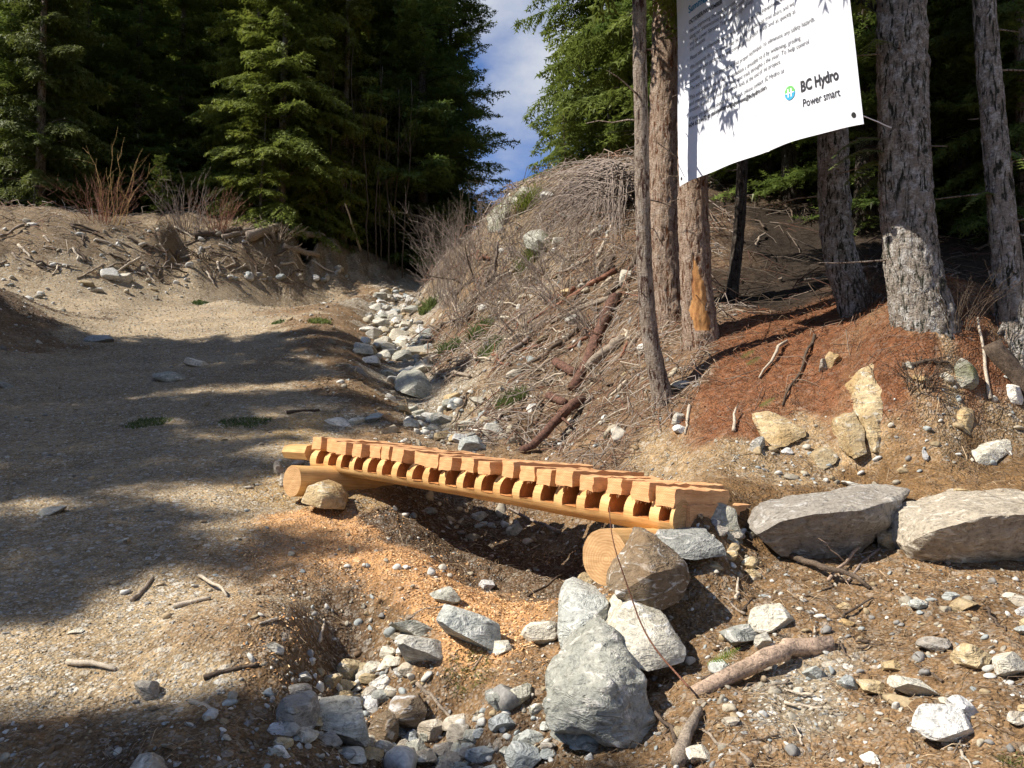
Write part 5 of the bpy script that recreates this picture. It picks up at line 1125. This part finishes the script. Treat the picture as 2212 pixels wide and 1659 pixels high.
# brush heap: bent branches fanning down from the crest
mb = MB(); r_ = np.random.default_rng(5)
top = [at(1365, 345, 12.6), at(1330, 400, 12.9)]; c0 = hit(1300, 470)
for k in range(330):
    a = at(1375 - r_.random() * 60, 350 + r_.random() * 110, 12.8 + r_.uniform(-.5, 1.2)); b = hit(1130 + r_.random() * 210, 430 + r_.random() * 120) + np.array((0, 0, r_.random() * .25))
    C = wiggle(a, b, 10, .04, 900 + k); C[:, 2] += np.sin(np.linspace(0, math.pi, 10)) * .3
    V, Fq = tube(C - c0, np.linspace(.012, .003, 10), 3, False); mb.add(V, Fq)
o = mb.build('brush_heap', M['greytwig']); o.location = c0; tag(o, 'big heap of grey bent dead branches on the knoll beside slim trunk', 'brush', None, 'stuff')
# heap of root logs on the spoil bank
for i, (a, b, w, mt, lb) in enumerate([((535, 528), (605, 500), 24, 'deadwood', 'thick grey log in the root heap on the spoil bank'), ((420, 522), (520, 505), 18, 'darkwood', 'dark log lying along the spoil bank'), ((620, 512), (700, 520), 16, 'deadwood', 'straight log behind the root heap'), ((590, 525), (610, 480), 14, 'darkwood', 'upturned root sticking out of the heap'), ((480, 520), (580, 490), 12, 'deadwood', 'thin grey limb across the root heap'), ((610, 540), (690, 560), 14, 'deadwood', 'grey limb at the foot of the root heap')]):
    stick(a, b, w, mt, lb, name='dead_log', lift=1.4, bend=.05, cat='log', taper=.8, side_twigs=5, sides=9)
shrub('root_tangle', hit(600, 520), 60, .55, .9, M['deadwood'], 'tangle of torn roots on top of the log heap', 'roots', 3, .014, 33)
shrub('root_tangle', hit(660, 545), 50, .4, .9, M['darkwood'], 'low tangle of dark roots at the bank end', 'roots', 3, .012, 34)
shrub('root_tangle', hit(440, 560), 40, .35, .8, M['darkwood'], 'dark roots hanging over a hollow in the spoil bank', 'roots', 3, .012, 35)
shrub('root_tangle', hit(1990, 830), 40, .22, .30, M['darkwood'], 'dark hanging rootlets below the thickest trunk', 'roots', 3, .003, 36)
shrub('root_tangle', hit(1880, 660), 50, .35, .30, M['darkwood'], 'dead twigs between the bent trunk and thickest trunk', 'twigs', 3, .003, 37)
shrub('root_tangle', hit(2060, 700), 50, .35, .35, M['darkwood'], 'dead twigs beside the foot of the thickest trunk', 'twigs', 3, .003, 38)
for i in range(64):
    px = 20 + i * 11 + rs.uniform(-30, 30); py = 520 + px * .04 + rs.uniform(-45, 55); dx = rs.uniform(-70, 70)
    stick((px, py), (px + dx, py + rs.uniform(5, 30)), rs.uniform(4, 7), rs.choice(['palewood', 'deadwood', 'darkwood']), 'weathered stick in the rubble of the spoil bank', 'sticks in the spoil bank', lift=2, bend=.06, side_twigs=1)
for i in range(110):
    px = rs.uniform(1010, 1400); py = rs.uniform(540, 930); dx = rs.uniform(-90, -10); dy = rs.uniform(10, 70) * (1 if rs.random() < .8 else -.5)
    stick((px, py), (px + dx, py + dy), 3 + 9 * rs.random() ** 2.2, rs.choice(['palewood', 'deadwood', 'darkwood', 'darkwood', 'greytwig', 'redtwig']), 'dead stick lying on the brown bank above the ditch', 'sticks on the brown bank', lift=2, bend=.07, side_twigs=1)
for i in range(30):
    px = rs.uniform(1480, 2200); py = rs.uniform(1260, 1640); dx = rs.uniform(-90, 90); dy = rs.uniform(-50, 50)
    stick((px, py), (px + dx, py + dy), rs.uniform(4, 8), rs.choice(['deadwood', 'darkwood', 'darkwood', 'palewood']), 'thin dead twig in the debris of the slope below the trail', 'twigs on the debris slope', lift=2, bend=.08, side_twigs=1)
for i in range(22):
    px = rs.uniform(1600, 2180); py = rs.uniform(420, 680); dx = rs.uniform(-90, 90); dy = rs.uniform(-40, 40)
    stick((px, py), (px + dx, py + dy), rs.uniform(4, 7), rs.choice(['deadwood', 'darkwood', 'greytwig']), 'dead stick on the shaded forest floor behind the trunks', 'sticks on the forest floor', lift=3, bend=.08, side_twigs=2)
# thin dead stems inside the forest edge
for i, (px, Y) in enumerate([(795, 30.5), (812, 30.8), (822, 31.2), (838, 31), (852, 31.5), (868, 30.8), (700, 30), (745, 30.4)]):
    a, _ = ray(px, 700); b = np.array((a * Y, Y, HV(a * Y, Y) - .1)); e = b + np.array((rs.uniform(-.4, .4), rs.uniform(-.3, .3), rs.uniform(5, 8)))
    stick(None, None, 3.6, 'darkwood', 'thin dead pole standing at the shaded forest edge', 'dead poles at the forest edge', name='dead_pole', p=(b, e), bend=.02, taper=.4, side_twigs=9, cat='dead tree')
stick(None, None, 6, 'palewood', 'leaning bleached pole at the forest edge by the cedar', name='dead_pole', p=(hit(780, 545), at(745, 440, 29)), bend=.01, cat='dead tree')

# ---------------------------------------------------------------- grass, ferns, sprigs
def tuft(px, py, wpx, hgt, n, mat, label, name='grass_tuft', cat='grass', group=None, seed=0, flat=.5, p=None):
    p = hit(px, py) if p is None else p
    w = wpx * p[1] / FPX / 2; r_ = np.random.default_rng(seed); a = r_.uniform(0, 6.283, n); q = np.sqrt(r_.random(n)) * w
    x = p[0] + np.cos(a) * q; y = p[1] + np.sin(a) * q * 1.0; z = H(x, y); h = hgt * r_.uniform(.4, 1.1, n); bw = max(.0018, .0006 * p[1])
    b = np.stack([x, y, z - .01], 1); d = np.stack([r_.normal(size=n) * flat, r_.normal(size=n) * flat, np.ones(n)], 1); d /= np.linalg.norm(d, axis=1, keepdims=True)
    sd = np.stack([r_.normal(size=n), r_.normal(size=n), np.zeros(n)], 1); sd /= np.linalg.norm(sd, axis=1, keepdims=True)
    mid = b + d * (h * .55)[:, None]; tip = b + d * h[:, None] * np.array((1.5, 1.5, .85))
    V = np.stack([b - sd * bw, b + sd * bw, mid + sd * bw * .8, mid - sd * bw * .8, tip], 1) - p
    base = (np.arange(n) * 5)[:, None]; F_ = np.concatenate([base + np.array((0, 1, 2)), base + np.array((0, 2, 3)), base + np.array((3, 2, 4))])
    o = mesh_obj(name, V.reshape(-1, 3), F_, mat); o.location = p
    return tag(o, label, cat, group)
GB = M['grass']
tuft(440, 657, 46, .10, 500, GB, 'small grass patch on the sunlit upper road', seed=1); tuft(690, 694, 48, .10, 420, GB, 'grass patch on the road edge near the stony ditch', seed=2); tuft(600, 697, 26, .08, 160, GB, 'tiny grass patch beside the shadow edge on road', seed=3)
tuft(320, 912, 90, .06, 520, GB, 'thin grass patch in the half shaded road', seed=4); tuft(530, 915, 110, .06, 620, GB, 'wide thin grass patch on road behind the bridge', seed=5)
tuft(1035, 725, 50, .30, 420, GB, 'fresh green grass on the bank below the leafless twigs', seed=6); tuft(970, 760, 50, .25, 320, GB, 'green grass at the ditch side above the large boulder', seed=7); tuft(1105, 862, 66, .16, 420, GB, 'green grass low on the brown bank', seed=8)
tuft(925, 665, 40, .3, 260, GB, 'green grass at the head of the stony ditch', seed=9); tuft(1060, 760, 60, .2, 200, GB, 'sparse grass on the bank', seed=10)
tuft(1150, 560, 70, .35, 500, M['hemlock'], 'dark green low shrub below the round pale boulder', 'green_shrub', 'shrub', seed=11, flat=.8); tuft(1140, 440, 60, .4, 400, M['hemlock'], 'green heather clump on the knoll crest', 'green_shrub', 'shrub', seed=12, flat=.6)
tuft(1015, 1450, 100, .05, 420, M['hemlock'], 'green moss on the ditch step below the slabs', 'moss', 'moss', seed=13, flat=1.2); tuft(2190, 1650, 50, .03, 300, GB, 'green moss patch low on debris slope', 'moss', 'moss', seed=14, flat=1.2)
tree_px('small', 340, 27.6, 'tiny green spruce on top of the spoil bank', None, .75, name='young_spruce')
def frond(base, tip, w, n, mat, label, name='fern_frond', cat='fern'):
    base = np.asarray(base); tip = np.asarray(tip); d = tip - base; L = np.linalg.norm(d); d = d / L; s = np.cross(d, np.array((.2, -1, .4))); s /= np.linalg.norm(s); V, F_ = [], []
    for i in range(n):
        t = (i + .5) / n; p = base + d * L * t; l = w * math.sin(math.pi * min(1, t * .85 + .15)) 
        for q in (-1, 1):
            b0 = len(V); V += [p - d * L / n * .32, p + d * L / n * .32, p + s * q * l + d * l * .45 + np.array((0, 0, -l * .2))]; F_.append((b0, b0 + 1, b0 + 2))
    b0 = len(V); V += [base - s * .0012, base + s * .0012, tip]; F_.append((b0, b0 + 1, b0 + 2))
    o = mesh_obj(name, np.array(V) - base, F_, mat); o.location = base; return tag(o, label, cat) if label else o
f0 = hit(1528, 1448); frond(f0 + (0, 0, .02), at(1600, 1398, f0[1] - .02), .028, 18, M['fern'], 'small bright green fern frond beside the pale rocks')
# drooping sprays hanging between the bent trunk and the thickest trunk
def spray(root_obj, base, tip, seed, w=.16, mat='hemlock'):
    r_ = np.random.default_rng(seed); base = np.asarray(base); tip = np.asarray(tip); mb = MB(); n = 13
    C = wiggle(base, tip, n, .02, seed); C[:, 2] += np.sin(np.linspace(0, math.pi, n)) * .05; d = (tip - base) / np.linalg.norm(tip - base); s = np.cross(d, (0, 0, 1.0)); s /= np.linalg.norm(s)
    for i in range(1, n):
        for q in (-1, 1):
            l = w * (1.1 - i / n) * r_.uniform(.6, 1.1); dd = d * .6 + s * q + np.array((0, 0, -.35)); dd /= np.linalg.norm(dd)
            for k in range(7):
                p = C[i] + dd * l * (k + .5) / 7; 
                for u in (-1, 1):
                    e = np.cross(dd, (0, -.3, 1.0)); e /= np.linalg.norm(e); ll = .028 * (1.2 - k / 8) * r_.uniform(.7, 1.2)
                    mb.add(np.array([p - dd * .007, p + dd * .007, p + e * u * ll + dd * ll * .6 + np.array((0, 0, -.3 * ll))]), [(0, 1, 2)])
    o = mb.build('hanging_spray', M[mat], root_obj, False); o.location = -np.array(root_obj.location)
    V, Fq = tube(C, np.linspace(.006, .002, n), 4); o2 = mesh_obj('branch', V, Fq, M['darkwood'], root_obj); o2.location = -np.array(root_obj.location)
bt = BANKTREES[5][0]
for i, (a, b) in enumerate([((1900, 300, 5.75), (1805, 335, 5.55)), ((1905, 325, 5.8), (1800, 360, 5.6)), ((1900, 345, 5.9), (1830, 395, 5.75)), ((1898, 85, 5.8), (1868, 130, 5.5)), ((1900, 380, 6.0), (1850, 440, 5.9))]):
    spray(bt, at(*a), at(*b), 60 + i, .17, 'grass' if i < 2 else 'hemlock')
bt = BANKTREES[6][0]
for i, (a, b) in enumerate([((2150, 420, 5.7), (2085, 450, 5.5)), ((2175, 330, 5.7), (2212, 360, 5.5))]): spray(bt, at(*a), at(*b), 80 + i, .1)
for i, (px, py) in enumerate([(1600, 775), (1612, 790), (1640, 880)]):
    b = hit(px, py); frond(b + (0, 0, .01), b + np.array((.10, -.06, .07)), .03, 12, M['grass'], 'small green sprig on the red needles' , 'green_sprig', 'sprig')['group'] = 'green sprigs on the red needles'
